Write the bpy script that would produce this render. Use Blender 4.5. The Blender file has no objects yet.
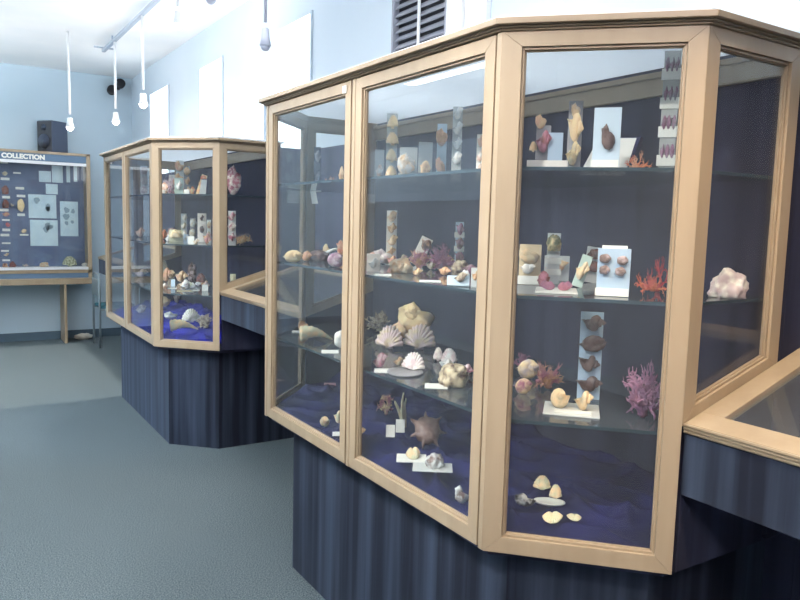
import bpy, bmesh, math, random
from mathutils import Vector, Matrix, Euler, noise
sc = bpy.context.scene
COL = sc.collection
PI = math.pi
R_ = math.radians

# ------------------------------------------------------------------ materials
def lin(c):
    return tuple(((v/255)/12.92 if v/255 <= .04045 else ((v/255+.055)/1.055)**2.4) for v in c)+(1,)
def new_mat(name):
    m = bpy.data.materials.new(name); m.use_nodes = True
    nt = m.node_tree; b = nt.nodes['Principled BSDF']
    return m, nt, b
def plain(name, c, rough=.6, metal=0., spec=.5, bump=0, bscale=40):
    m, nt, b = new_mat(name)
    b.inputs['Base Color'].default_value = lin(c); b.inputs['Roughness'].default_value = rough
    b.inputs['Metallic'].default_value = metal; b.inputs['Specular IOR Level'].default_value = spec
    if bump: add_bump(nt, b, bump, bscale)
    return m
def add_bump(nt, b, strength, scale, stretch=(1,1,1)):
    tc = nt.nodes.new('ShaderNodeTexCoord'); mp = nt.nodes.new('ShaderNodeMapping'); mp.inputs['Scale'].default_value = stretch
    n = nt.nodes.new('ShaderNodeTexNoise'); n.inputs['Scale'].default_value = scale; n.inputs['Detail'].default_value = 4
    bp = nt.nodes.new('ShaderNodeBump'); bp.inputs['Strength'].default_value = strength; bp.inputs['Distance'].default_value = .01
    nt.links.new(tc.outputs['Object'], mp.inputs['Vector']); nt.links.new(mp.outputs[0], n.inputs['Vector'])
    nt.links.new(n.outputs['Fac'], bp.inputs['Height']); nt.links.new(bp.outputs[0], b.inputs['Normal'])
def mottled(name, c1, c2, scale=10, rough=.6, stretch=(1,1,1), bump=0, detail=4, lo=.35, hi=.65, spec=.5):
    m, nt, b = new_mat(name)
    tc = nt.nodes.new('ShaderNodeTexCoord'); mp = nt.nodes.new('ShaderNodeMapping'); mp.inputs['Scale'].default_value = stretch
    n = nt.nodes.new('ShaderNodeTexNoise'); n.inputs['Scale'].default_value = scale; n.inputs['Detail'].default_value = detail
    cr = nt.nodes.new('ShaderNodeValToRGB'); cr.color_ramp.elements[0].position = lo; cr.color_ramp.elements[1].position = hi
    cr.color_ramp.elements[0].color = lin(c1); cr.color_ramp.elements[1].color = lin(c2)
    nt.links.new(tc.outputs['Object'], mp.inputs['Vector']); nt.links.new(mp.outputs[0], n.inputs['Vector'])
    nt.links.new(n.outputs['Fac'], cr.inputs['Fac']); nt.links.new(cr.outputs[0], b.inputs['Base Color'])
    b.inputs['Roughness'].default_value = rough; b.inputs['Specular IOR Level'].default_value = spec
    if bump:
        bp = nt.nodes.new('ShaderNodeBump'); bp.inputs['Strength'].default_value = bump; bp.inputs['Distance'].default_value = .01
        nt.links.new(n.outputs['Fac'], bp.inputs['Height']); nt.links.new(bp.outputs[0], b.inputs['Normal'])
    return m
def glass_mat(name, tint, dust=.03, dustcol=(200,205,215), base=.04):
    m = bpy.data.materials.new(name); m.use_nodes = True; nt = m.node_tree; nt.nodes.clear()
    out = nt.nodes.new('ShaderNodeOutputMaterial'); tr = nt.nodes.new('ShaderNodeBsdfTransparent'); tr.inputs[0].default_value = tint
    gl = nt.nodes.new('ShaderNodeBsdfGlossy'); gl.inputs['Roughness'].default_value = .01
    df = nt.nodes.new('ShaderNodeBsdfDiffuse'); df.inputs[0].default_value = lin(dustcol)
    lw = nt.nodes.new('ShaderNodeLayerWeight'); lw.inputs['Blend'].default_value = .5
    pw = nt.nodes.new('ShaderNodeMath'); pw.operation = 'POWER'; pw.inputs[1].default_value = 5
    ml = nt.nodes.new('ShaderNodeMath'); ml.operation = 'MULTIPLY_ADD'; ml.inputs[1].default_value = 1-base; ml.inputs[2].default_value = base
    m1 = nt.nodes.new('ShaderNodeMixShader'); m1.inputs[0].default_value = dust
    m2 = nt.nodes.new('ShaderNodeMixShader'); L = nt.links.new
    L(lw.outputs['Facing'], pw.inputs[0]); L(pw.outputs[0], ml.inputs[0]); L(ml.outputs[0], m2.inputs[0])
    L(tr.outputs[0], m1.inputs[1]); L(df.outputs[0], m1.inputs[2]); L(m1.outputs[0], m2.inputs[1]); L(gl.outputs[0], m2.inputs[2]); L(m2.outputs[0], out.inputs[0])
    return m
def emit(name, c, s):
    m, nt, b = new_mat(name)
    b.inputs['Base Color'].default_value = lin(c); b.inputs['Emission Color'].default_value = lin(c); b.inputs['Emission Strength'].default_value = s
    return m

M = {}
M['wood'] = mottled('pale_oak', (147,130,107), (158,141,117), 6, .38, (3,3,.35), 0, 5, .3, .7)
M['woodtrim'] = mottled('oak_molding', (140,123,101), (151,134,111), 6, .35, (.5,.5,3), 0, 5, .3, .7)
M['carpet'] = mottled('blue_grey_carpet', (52,62,68), (101,111,114), 170, .95, (1,1,1), .6, 2, .34, .66, .1)
M['fabric'] = mottled('navy_ribbed_fabric', (24,27,38), (60,70,86), 9, .9, (1.6,1.6,.06), 0, 5, .38, .78, .15)
for q_ in (M['fabric'],):
    b_ = q_.node_tree.nodes['Principled BSDF']; b_.inputs['Sheen Weight'].default_value = .2; b_.inputs['Sheen Roughness'].default_value = .35; b_.inputs['Sheen Tint'].default_value = (.5,.68,.95,1)
M['backfabric'] = mottled('navy_back_panel', (36,38,54), (62,65,86), 7, .85, (1.3,1.3,.06), 0, 4, .35, .75, .2)
M['dark'] = plain('shadow_gap_black', (22,20,22), .8)
M['glass'] = glass_mat('case_glass', (.97,.985,.985,1), .022)
M['shelfglass'] = glass_mat('shelf_glass', (.93,.96,.95,1), .11, (150,165,175))
M['shelfedge'] = plain('shelf_edge', (40,58,66), .2)
M['lidglass'] = glass_mat('lid_glass', (.9,.94,.94,1), .05)
m, nt, b = new_mat('frosted_top_panel'); M['topwhite'] = m
tl = nt.nodes.new('ShaderNodeBsdfTranslucent'); tl.inputs[0].default_value = (.85,.9,.95,1); b.inputs['Base Color'].default_value = (.8,.84,.88,1); mx = nt.nodes.new('ShaderNodeMixShader'); mx.inputs[0].default_value = .42
nt.links.new(b.outputs[0], mx.inputs[1]); nt.links.new(tl.outputs[0], mx.inputs[2]); nt.links.new(mx.outputs[0], nt.nodes['Material Output'].inputs[0])
M['wall'] = mottled('pale_blue_wall', (204,217,228), (210,222,232), 1.2, .85, (1,1,1), 0, 2)
M['wallback'] = mottled('blue_grey_wall', (186,206,218), (194,212,224), 1.2, .85, (1,1,1), 0, 2)
M['ceiling'] = mottled('white_ceiling', (244,248,250), (250,252,253), 2, .9)
M['white'] = plain('white_paint', (236,238,240), .5)
M['paper'] = plain('white_card', (240,240,232), .7)
M['sheet'] = mottled('sheet_and_reflection', (205,226,236), (218,236,242), 12, .7)
M['sheetmark'] = plain('sheet_drawing', (150,172,186), .8)
M['vent'] = plain('dark_louvre', (134,138,150), .5)
M['ventgap'] = plain('vent_shadow', (52,54,62), .8)
M['metalgrey'] = plain('grey_tube', (150,164,170), .35, .3)
M['teal'] = plain('teal_vinyl', (44,104,116), .5)
M['black'] = plain('black_plastic', (24,26,34), .45)
M['speakergrey'] = plain('speaker_side', (70,80,100), .5)
M['track'] = plain('track_grey', (170,182,196), .4, .2)
M['lampgrey'] = plain('lamp_grey', (176,182,200), .4)
M['bulb'] = emit('lamp_glow', (255,236,236), 14)
M['pane'] = emit('bright_window_pane', (240,248,255), 2.2)
M['clothnavy'] = mottled('navy_cloth', (13,14,50), (24,27,80), 8, .8, (1,1,1), 0, 4, .3, .7, .2)
M['clothblue'] = mottled('ultramarine_cloth', (16,16,104), (28,32,146), 8, .8, (1,1,1), 0, 4, .3, .7, .2)
M['boardblue'] = mottled('case_back_blue', (84,96,126), (104,118,146), 5, .8)
M['headblue'] = plain('header_blue', (86,112,138), .6)
M['base'] = plain('dark_skirting', (70,90,104), .7)
P = dict(cream=(246,214,168), butter=(246,220,166), white=(246,240,230), mist=(216,220,218), tan=(206,160,116), peach=(236,184,148), orange=(230,130,84),
 coralred=(216,92,80), red=(186,44,56), rose=(176,112,128), mauve=(150,104,130), plum=(118,80,112), pinkgrey=(206,186,188), greybrown=(122,100,92), brown=(88,62,54),
 rust=(128,66,56), sand=(206,190,158), sage=(214,214,182), slate=(74,78,92), grey=(150,150,154), moss=(104,108,74), charcoal=(58,56,58), glassy=(226,229,226), ice=(198,216,228), sky=(176,198,218), mint=(196,216,206))
_sm = {}
def shellmat(c1, c2, scale=38):
    k = (c1, c2)
    if k not in _sm:
        _sm[k] = mottled('shell_%s_%s' % k, P[c2], P[c1], scale, .45, (1,1,1), .25, 3, .36, .56)
    return _sm[k]
_pm = {}
def boardmat(c):
    if c not in _pm:
        _pm[c] = glass_mat('clear_plastic', (.92,.95,.96,1), .58, P['glassy']) if c == 'glassy' else plain('board_'+c, P[c], .3)
    return _pm[c]

# ------------------------------------------------------------------ object helpers
def link(name, bm, mats, parent=None, smooth=False, bevel=0):
    me = bpy.data.meshes.new(name)
    bmesh.ops.recalc_face_normals(bm, faces=bm.faces[:])
    bm.to_mesh(me); bm.free()
    for m in (mats if isinstance(mats, (list, tuple)) else [mats]): me.materials.append(m)
    if smooth:
        for p in me.polygons: p.use_smooth = True
    o = bpy.data.objects.new(name, me); COL.objects.link(o)
    if parent: o.parent = parent
    if bevel:
        b = o.modifiers.new('bevel', 'BEVEL'); b.width = bevel; b.segments = 2; b.limit_method = 'ANGLE'
    return o
def empty(name, loc=(0,0,0), rz=0):
    o = bpy.data.objects.new(name, None); COL.objects.link(o); o.location = loc; o.rotation_euler = (0,0,rz); o.empty_display_size = .1
    return o
def tag(o, label=None, cat=None, group=None, kind=None):
    if label: o['label'] = label
    if cat: o['category'] = cat
    if group: o['group'] = group
    if kind: o['kind'] = kind
    return o
def structure(o, label): o['kind'] = 'structure'; o['label'] = label; o['category'] = o.name.split('_')[0]; return o
def box(bm, x0,x1,y0,y1,z0,z1, mi=0):
    v = [bm.verts.new(p) for p in ((x0,y0,z0),(x1,y0,z0),(x1,y1,z0),(x0,y1,z0),(x0,y0,z1),(x1,y0,z1),(x1,y1,z1),(x0,y1,z1))]
    for q in ((0,3,2,1),(4,5,6,7),(0,1,5,4),(1,2,6,5),(2,3,7,6),(3,0,4,7)):
        bm.faces.new([v[i] for i in q]).material_index = mi
def bx(*a):
    bm = bmesh.new(); box(bm, *a); return bm
def hexa(bm, a, b):
    """solid between two matching polygons"""
    va = [bm.verts.new(p) for p in a]; vb = [bm.verts.new(p) for p in b]; n = len(a)
    bm.faces.new(va[::-1]); bm.faces.new(vb)
    for i in range(n): bm.faces.new((va[i], va[(i+1)%n], vb[(i+1)%n], vb[i]))
def slab(bm, poly, z0, z1): hexa(bm, [(x,y,z0) for x,y in poly], [(x,y,z1) for x,y in poly])
def tube(bm, pts, rad, seg=8, cap=True):
    pts = [Vector(p) for p in pts]; n = len(pts)
    rad = rad if isinstance(rad, (list, tuple)) else [rad]*n
    rings = []; up = Vector((0,0,1)); prev = None
    for i, p in enumerate(pts):
        t = (pts[min(i+1,n-1)]-pts[max(i-1,0)]).normalized()
        if prev is None:
            a = t.cross(up if abs(t.z) < .9 else Vector((1,0,0))).normalized()
        else:
            a = prev - t*prev.dot(t); a = a.normalized() if a.length > 1e-6 else t.orthogonal().normalized()
        prev = a; b = t.cross(a)
        rings.append([bm.verts.new(p+(a*math.cos(2*PI*k/seg)+b*math.sin(2*PI*k/seg))*rad[i]) for k in range(seg)])
    for i in range(n-1):
        for k in range(seg):
            bm.faces.new((rings[i][k], rings[i][(k+1)%seg], rings[i+1][(k+1)%seg], rings[i+1][k]))
    if cap: bm.faces.new(rings[0][::-1]); bm.faces.new(rings[-1])
def lathe(bm, prof, seg=20, c=(0,0,0)):
    rings = []
    for r, z in prof: rings.append([bm.verts.new((c[0]+r*math.cos(2*PI*k/seg), c[1]+r*math.sin(2*PI*k/seg), c[2]+z)) for k in range(seg)])
    for i in range(len(rings)-1):
        for k in range(seg): bm.faces.new((rings[i][k], rings[i][(k+1)%seg], rings[i+1][(k+1)%seg], rings[i+1][k]))
    bm.faces.new(rings[0][::-1]); bm.faces.new(rings[-1])

# ------------------------------------------------------------------ the room
XR, YB, XL, YF, ZC = 2.15, 9.78, -3.0, -2.6, 3.27
structure(link('floor', bx(XL-.2, XR+.2, YF-.2, YB+.2, -.1, 0), M['carpet']), 'blue-grey speckled carpet floor')
structure(link('ceiling', bx(XL-.2, XR+.2, YF-.2, YB+.2, ZC, ZC+.1), M['ceiling']), 'bright white ceiling')
structure(link('wall_back', bx(XL-.2, XR+.2, YB, YB+.15, 0, ZC), M['wallback']), 'blue-grey wall at the far end behind the wall case')
structure(link('wall_right', bx(XR, XR+.15, YF-.2, YB, 0, ZC), M['wall']), 'pale blue wall behind the display cabinets')
# left wall with one wide glazed opening near the far end
LY0, LY1, LZ0, LZ1 = 6.42, 9.65, 1.84, 2.6
bm = bmesh.new()
box(bm, XL-.15, XL, YF-.2, LY0, 0, ZC); box(bm, XL-.15, XL, LY1, YB, 0, ZC)
box(bm, XL-.15, XL, LY0, LY1, 0, LZ0); box(bm, XL-.15, XL, LY0, LY1, LZ1, ZC)
structure(link('wall_left', bm, M['wall']), 'pale wall on the left with a wide glazed opening')
bm = bx(XL, XR, YF-.15, YF, 0, ZC)
structure(link('wall_front', bm, M['wall']), 'pale wall behind the viewer')
structure(link('baseboard_back', bx(XL, XR, YB-.015, YB, 0, .10), M['base']), 'dark blue-grey skirting along the far wall')
def flush_window(n, y0, y1, z0, z1, label):
    w = link('window_%d' % n, bx(XR-.012, XR-.004, y0, y1, z0, z1), M['pane'])
    bm = bmesh.new(); t = .018
    for q in ((y0-t,y0,z0-t,z1+t),(y1,y1+t,z0-t,z1+t),(y0,y1,z1,z1+t),(y0,y1,z0-t,z0)): box(bm, XR-.014, XR-.002, *q)
    link('window_frame', bm, M['wall'], w)
    structure(w, label)
flush_window(1, 8.03, 8.79, 1.2, 2.94, 'bright narrow window farthest along the right wall')
flush_window(2, 6.29, 6.91, 1.2, 2.93, 'bright narrow window above the far cabinet')
flush_window(3, 5.33, 5.97, 1.2, 2.43, 'lower bright window beside the far cabinet end')
flush_window(4, 4.52, 5.11, 1.2, 2.91, 'bright window above the gap between the two cabinets')
# louvred vent and the white boards beside it
v = empty('louvre_vent', (XR, 3.185, 2.12)); tag(v, 'dark grey louvred vent high on the wall above the near cabinet', 'vent')
link('backing', bx(-.008,-.002,-.235,.235,.0,1.02), M['ventgap'], v)
bm = bmesh.new()
for k in range(24):
    z = .02+k*.042
    hexa(bm, [(-.035,-.23,z),(-.035,.23,z),(-.03,.23,z-.006),(-.03,-.23,z-.006)], [(-.006,-.23,z+.03),(-.006,.23,z+.03),(-.004,.23,z+.024),(-.004,-.23,z+.024)])
link('slats', bm, M['vent'], v)
link('centre_bar', bx(-.042,-.034,-.012,.006,.0,1.02), M['white'], v)
bm = bmesh.new()
for q in ((-.25,-.235,0,1.03),(.235,.25,0,1.03),(-.25,.25,1.02,1.035)): box(bm, -.045, -.001, *q)
link('vent_frame', bm, M['vent'], v)
structure(link('trim_1', bx(XR-.05, XR, 2.81, 2.93, 0, ZC), M['white'], bevel=.004), 'white upright board beside the louvred vent')
structure(link('trim_2', bx(XR-.03, XR, 2.65, 2.808, 0, ZC), M['white'], bevel=.004), 'wider white upright board nearer the viewer')

# ------------------------------------------------------------------ display cabinets
D, A_, B_, XBK = 1.1972, .3334, .3433, 1.93
ZT, ZB = 2.026, .685
def frame_ring(bm, O, U, N, outer, inner, n0, n1, mit=(0,0)):
    """four mitred rails between an outer and an inner quad (u,z), thickness n0..n1 along N"""
    def p(u, z, n): return Vector((O[0]+U[0]*u+N[0]*n, O[1]+U[1]*u+N[1]*n, z))
    for i in range(4):
        j = (i+1) % 4
        q = [outer[i], outer[j], inner[j], inner[i]]
        umin = min(o[0] for o in outer); umax = max(o[0] for o in outer)
        def back(u, z):
            if abs(u-umin) < 1e-6: u += mit[0]
            if abs(u-umax) < 1e-6: u -= mit[1]
            return p(u, z, n0)
        hexa(bm, [back(*a) for a in q], [p(a[0], a[1], n1) for a in q])
def panel(name, parent, P0, P1, z0, z1, sl, sr, rt, rb, thick=.026, mit=(0,0), z0b=None, pane=True):
    """framed glass panel from P0 to P1; z0b = bottom height at P1 when the bottom slopes"""
    P0 = Vector(P0); P1 = Vector(P1); U = (P1-P0); L = U.length; U.normalize(); N = Vector((-U.y, U.x)) ; N = -N
    z0b = z0 if z0b is None else z0b
    s = (z0b-z0)/L
    outer = [(0,z0),(L,z0b),(L,z1),(0,z1)]
    ins = lambda e: [(sl+e, z0+rb+s*(sl+e)+e), (L-sr-e, z0b+rb-s*(sr+e)+e), (L-sr-e, z1-rt-e), (sl+e, z1-rt-e)]
    bm = bmesh.new(); frame_ring(bm, P0, U, N, outer, ins(0), -thick, 0, mit)
    fr = link(name, bm, M['wood'], parent, bevel=.0012)
    bm = bmesh.new(); frame_ring(bm, P0, U, N, ins(-.001), ins(.007), -thick*.8, -thick*.28)
    frame_ring(bm, P0, U, N, ins(.005), ins(.010), -thick*.85, -thick*.5)
    link('molding', bm, M['woodtrim'], fr, bevel=.0015)
    if pane:
        q = ins(.006); bm = bmesh.new()
        hexa(bm, [Vector((P0.x+U.x*u-N.x*(-0)+N.x*(-thick*.8), P0.y+U.y*u+N.y*(-thick*.8), z)) for u,z in q],
                 [Vector((P0.x+U.x*u+N.x*(-thick*.65), P0.y+U.y*u+N.y*(-thick*.65), z)) for u,z in q])
        link('pane', bm, M['glass'], fr)
    return fr
def offset(path, dist):
    """offset an open polyline outward (to the right-hand side of travel)"""
    out = []; n = len(path)
    def nrm(a, b): d = (Vector(b)-Vector(a)).normalized(); return Vector((d.y, -d.x))
    for i, p in enumerate(path):
        if i == 0: v = nrm(path[0], path[1]); k = 1
        elif i == n-1: v = nrm(path[-2], path[-1]); k = 1
        else:
            n1 = nrm(path[i-1], p); n2 = nrm(p, path[i+1]); v = (n1+n2).normalized(); k = 1/max(.3, v.dot(n1))
        out.append((p[0]+v.x*dist*k, p[1]+v.y*dist*k))
    return out
def band(bm, pa, pb, z0, z1, z0b=None, z1b=None):
    for i in range(len(pa)-1):
        hexa(bm, [(*pa[i],z0),(*pa[i+1],z0),(*pb[i+1],z0),(*pb[i],z0)], [(*pa[i],z1),(*pa[i+1],z1),(*pb[i+1],z1),(*pb[i],z1)])
def cloth_front(y, yn, yf):
    return D+.030+max(0, (yn+.012-y)*A_/B_+.010, (y-yf+.012)*A_/B_+.010)
def cloth_height(y, x, yn, yf, seed):
    u = (x-D)/(XBK-D); v = (y-yn)/(yf-yn)
    h = .010+.06*max(0,u-.35)**1.2
    q = Vector((x*4.2+y*1.5+seed, y*2.6-x*1.2, seed))
    w_ = max(0, min(1, (x-cloth_front(y, yn, yf))/.07))
    h += .034*(1-min(1, 3.2*abs(noise.noise(q))))**2*w_
    h += .026*(1-min(1, 3.5*abs(noise.noise(q*1.9+Vector((3,7,1))))))**2*w_
    h += .012*noise.noise(q*.8)*w_
    return .713+h
def cabinet(yn, yf, ym, label, cloth_m, cloth_label, seed, near):
    root = empty('display_cabinet', (1.6, (yn+yf)/2, 0)); tag(root, label, 'display cabinet', 'tall glazed wooden cabinets')
    holder = root
    inv = (-root.location.x, -root.location.y, 0)
    path = [(XBK, yn-B_), (D+A_, yn-B_), (D, yn), (D, yf), (D+A_, yf+B_), (XBK, yf+B_)]  # travels so that the outside is on the left
    path = path[::-1]     # outside on the right-hand side of travel
    parts = []
    def L(*a, **k):
        o = link(*a, **k); parts.append(o); return o
    # plinth
    pl = [(2.104, yn-.262+.0066), (D+.36, yn-.262+.0066), (D+.098, yn+.0066), (D+.098, yf-.098), (D+.36, yf-.098+.262), (2.104, yf-.098+.262)]
    bm = bmesh.new(); slab(bm, pl, 0, ZB-.022); L('plinth', bm, M['fabric'])
    # floor panel of the glazed part
    bm = bmesh.new(); ip = offset(path, -.03)
    slab(bm, [(XBK+.02, yf+B_-.03)]+ip[1:-1]+[(XBK+.02, yn-B_+.03)], ZB-.021, ZB+.015); L('floor_panel', bm, M['backfabric'])
    # frames
    t = .026; m8 = t*math.tan(PI/8)
    cp = .024
    f = panel('end_frame', None, (D, yn), (D+A_, yn-B_), ZB, ZT, .050, .044, .038, .044, t, (m8, m8)); parts.append(f)
    f = panel('end_frame', None, (D+A_, yf+B_), (D, yf), ZB, ZT, .044, .050, .038, .044, t, (m8, m8)); parts.append(f)
    # corner and centre posts
    for y0, y1, nm, dx in ((yn+.001, yn+cp-.003, 'corner_post', 0), (yf-cp+.003, yf-.001, 'corner_post', 0), (ym-.011, ym+.011, 'centre_post', .002)):
        L(nm, bx(D+dx, D+t+.002, y0, y1, ZB, ZT), M['wood'], bevel=.003)
    for y0, y1 in ((yn+cp-.004, yn+cp+.004), (yf-cp-.004, yf-cp+.004), (ym-.018, ym-.010), (ym+.010, ym+.018)):
        L('gap_strip', bx(D+.012, D+.022, y0, y1, ZB+.002, ZT-.002), M['dark'])
    for a0, a1 in ((yf-cp-.003, ym+.017), (ym-.017, yn+cp+.003)):
        f = panel('door', None, (D+.001, a0), (D+.001, a1), ZB+.004, ZT-.003, .040, .040, .036, .042, t); parts.append(f)
    # side panels with sloped bottom rails above the low cases
    f = panel('side_frame', None, (D+A_, yn-B_), (XBK, yn-B_), 1.068, ZT, .048, .046, .038, .036, t, (m8, 0), z0b=1.188); parts.append(f)
    f = panel('side_frame', None, (XBK, yf+B_), (D+A_, yf+B_), 1.188, ZT, .046, .048, .038, .036, t, (0, m8), z0b=1.068); parts.append(f)
    for yy in (yn-B_+.004, yf+B_-.022):
        bm = bmesh.new()
        hexa(bm, [(D+A_+.02,yy,ZB),(XBK,yy,ZB),(XBK,yy,1.2),(D+A_+.02,yy,1.085)], [(D+A_+.02,yy+.018,ZB),(XBK,yy+.018,ZB),(XBK,yy+.018,1.2),(D+A_+.02,yy+.018,1.085)])
        L('lower_side', bm, M['backfabric'])
    for yy in (yn-B_+.002, yf+B_-.020): L('side_return', bx(XBK+.021, 2.135, yy, yy+.018, ZB, ZT), M['backfabric'])
    # cornice, three stepped moldings
    ext = lambda pth: pth
    bm = bmesh.new(); inn = offset(path, -.03)
    band(bm, offset(path, .008), inn, ZT, ZT+.005); band(bm, offset(path, .016), inn, ZT+.005, ZT+.010); band(bm, offset(path, .030), inn, ZT+.0105, ZT+.026)
    L('cornice', bm, M['woodtrim'], bevel=.002)
    bm = bmesh.new(); slab(bm, [(XBK+.04, yf+B_+.005)]+offset(path, .005)[1:-1]+[(XBK+.04, yn-B_-.005)], ZT+.0265, ZT+.038); L('top_panel', bm, M['topwhite'])
    # back
    L('back_panel', bx(XBK, XBK+.02, yn-B_+.002, yf+B_-.002, ZB+.016, ZT+.025), M['backfabric'])
    L('back_skirt', bx(2.105, 2.135, yn-B_, yf+B_, 0, ZB-.03), M['backfabric'])
    bm = bmesh.new(); box(bm, XBK-.016, XBK-.001, yn-B_+.03, yf+B_-.03, ZT-.062, ZT+.006); box(bm, XBK-.024, XBK-.001, yn-B_+.03, yf+B_-.03, ZT-.008, ZT+.010)
    L('back_rail', bm, M['wood'], bevel=.002)
    # glass shelves
    sp = offset(path, -.038)
    for z in (1.04, 1.37, 1.70):
        bm = bmesh.new(); slab(bm, [(XBK-.004, yf+B_-.04)]+sp[1:-1]+[(XBK-.004, yn-B_+.04)], z-.009, z)
        s = L('shelf', bm, [M['shelfglass'], M['shelfedge']])
        for p in s.data.polygons:
            if abs(p.normal.z) < .3: p.material_index = 1
    for o in parts:
        if o.parent is None: o.parent = root; o.location = inv
    # draped cloth on the cabinet floor
    bm = bmesh.new(); nx, ny = 80, 200; g = []
    y0, y1 = yn-B_+.045, yf+B_-.045
    for j in range(ny+1):
        y = y0+(y1-y0)*j/ny
        xf = cloth_front(y, yn, yf)
        row = []
        for i in range(nx+1):
            x = xf+(XBK-.012-xf)*i/nx
            row.append(bm.verts.new((x, y, cloth_height(y, x, yn, yf, seed))))
        g.append(row)
    for j in range(ny):
        for i in range(nx): bm.faces.new((g[j][i], g[j][i+1], g[j+1][i+1], g[j+1][i]))
    c = link('cloth', bm, cloth_m, smooth=True); tag(c, cloth_label, 'cloth')
    sd = c.modifiers.new('thickness', 'SOLIDIFY'); sd.thickness = .003; sd.offset = -1
    return root
CABS = {'A': (1.4276, 2.9535, 3.0), 'B': (4.8945, 6.5022, 8.0)}
cabinet(1.4276, 2.9535, 2.1902, 'near tall wooden cabinet with glass doors, large shell display filling the right side', M['clothnavy'], 'navy blue cloth draped over the floor of the near cabinet', 3.0, True)
cabinet(4.8945, 6.5022, 5.7401, 'farther tall wooden glass cabinet beyond the gap, against the window wall', M['clothblue'], 'ultramarine cloth on the floor of the far cabinet', 8.0, False)

# ------------------------------------------------------------------ low sloped cases between the cabinets
def low_case(y0, y1, label):
    r = empty('low_display_case', (1.73, (y0+y1)/2, 0)); tag(r, label, 'display case', 'low cases with sloped glass lids'); ps = []
    def L(*a, **k): o = link(*a, **k); ps.append(o); return o
    xf, zf, zk, xk = D+A_+.012, 1.078, 1.252, 2.105
    sl = (zk-zf)/(xk-xf)
    bm = bmesh.new(); box(bm, xf, xf+.018, y0, y1, .894, zf-.028); box(bm, xf+.018, xk, y0, y1, .894, .91)
    L('front_board', bm, M['fabric'])
    L('back_board', bx(xk, xk+.03, y0, y1, 0, 2.012), M['backfabric'])
    L('case_bottom', bx(xf+.019, xk-.001, y0+.002, y1-.002, .911, .93), M['backfabric'])
    def zz(x): return zf+(x-xf)*sl
    def bar(bm, xa, xb, ya, yb, t=.024, up=0):
        hexa(bm, [(xa,ya,zz(xa)-t),(xb,ya,zz(xb)-t),(xb,yb,zz(xb)-t),(xa,yb,zz(xa)-t)], [(xa,ya,zz(xa)+up),(xb,ya,zz(xb)+up),(xb,yb,zz(xb)+up),(xa,yb,zz(xa)+up)])
    bm = bmesh.new(); w = .062
    bar(bm, xf-.004, xf+w, y0, y1); bar(bm, xk-.05, xk-.002, y0, y1); bar(bm, xf+w, xk-.05, y0, y0+w); bar(bm, xf+w, xk-.05, y1-w, y1)
    lid = L('lid', bm, M['wood'], bevel=.002)
    bm = bmesh.new()
    for k, dz in enumerate((.004, .012, .020)): tube(bm, [(xf-.006+.002*k, y0, zf-dz-.002), (xf-.006+.002*k, y1, zf-dz-.002)], .0048, 8)
    n = link('nosing', bm, M['woodtrim'], lid, smooth=True)
    bm = bmesh.new(); e = .004
    hexa(bm, [(xf+w-e,y0+w-e,zz(xf+w)-.016),(xk-.05+e,y0+w-e,zz(xk-.05)-.016),(xk-.05+e,y1-w+e,zz(xk-.05)-.016),(xf+w-e,y1-w+e,zz(xf+w)-.016)],
             [(xf+w-e,y0+w-e,zz(xf+w)-.011),(xk-.05+e,y0+w-e,zz(xk-.05)-.011),(xk-.05+e,y1-w+e,zz(xk-.05)-.011),(xf+w-e,y1-w+e,zz(xf+w)-.011)])
    link('pane', bm, M['lidglass'], lid)
    for o in ps:
        o.parent = r; o.location = (-1.73, -(y0+y1)/2, 0)
    return r
low_case(-.9, 1.4276-B_-.001, 'low case with sloped glass lid at the right edge, nearest the viewer')
low_case(2.9535+B_+.001, 4.8945-B_-.001, 'low case with sloped glass lid joining the two tall cabinets')
low_case(6.5022+B_+.001, 8.75, 'low case beyond the far cabinet, its wooden end just showing')

# ------------------------------------------------------------------ wall case at the far end
yc = 9.42
wc = empty('hanging_display_case', (.35, 9.6, .74)); tag(wc, 'wide glazed wall case with blue header hung on the far wall', 'display case')
inv = (-.35, -9.6, -.74); ps = []
def W(*a, **k): o = link(*a, **k); o.parent = wc; o.location = inv; return o
X0, X1 = -1.4, 1.585
W('case_back', bx(X0, X1, yc+.22, yc+.30, .80, 2.25), M['boardblue'])
bm = bmesh.new(); box(bm, X1-.045, X1, yc, yc+.30, .785, 2.265); box(bm, X0, X0+.045, yc, yc+.30, .785, 2.265); box(bm, X0, X1, yc, yc+.30, 2.235, 2.265); box(bm, X0, X1, yc, yc+.3, .845, .885)
W('case_frame', bm, M['wood'], bevel=.003)
W('header_board', bx(X0+.045, X1-.045, yc+.01, yc+.03, 2.155, 2.235), M['headblue'])
W('header_rail', bx(X0+.045, X1-.045, yc+.0, yc+.032, 2.115, 2.15), M['white'], bevel=.002)
W('lower_board', bx(X0+.045, X1-.045, yc+.01, yc+.03, .787, .845), M['headblue'])
W('ledge', bx(X0+.045, X1-.045, yc-.01, yc+.2, .886, .915), M['white'], bevel=.002)
W('pane', bx(X0+.045, X1-.045, yc+.036, yc+.041, .916, 2.114), M['glass'])
cu = bpy.data.curves.new('sign', 'FONT'); cu.body = 'Y COLLECTION'; cu.size = .072; cu.extrude = .002; cu.offset = .004; cu.align_x = 'RIGHT'
tmp = bpy.data.objects.new('tmp', cu); COL.objects.link(tmp)
me = bpy.data.meshes.new_from_object(tmp.evaluated_get(bpy.context.evaluated_depsgraph_get())); bpy.data.objects.remove(tmp)
me.transform(Matrix.Translation((1.095, yc+.007, 2.168)) @ Matrix.Rotation(PI/2, 4, 'X'))
me.materials.clear(); me.materials.append(M['paper'])
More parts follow.
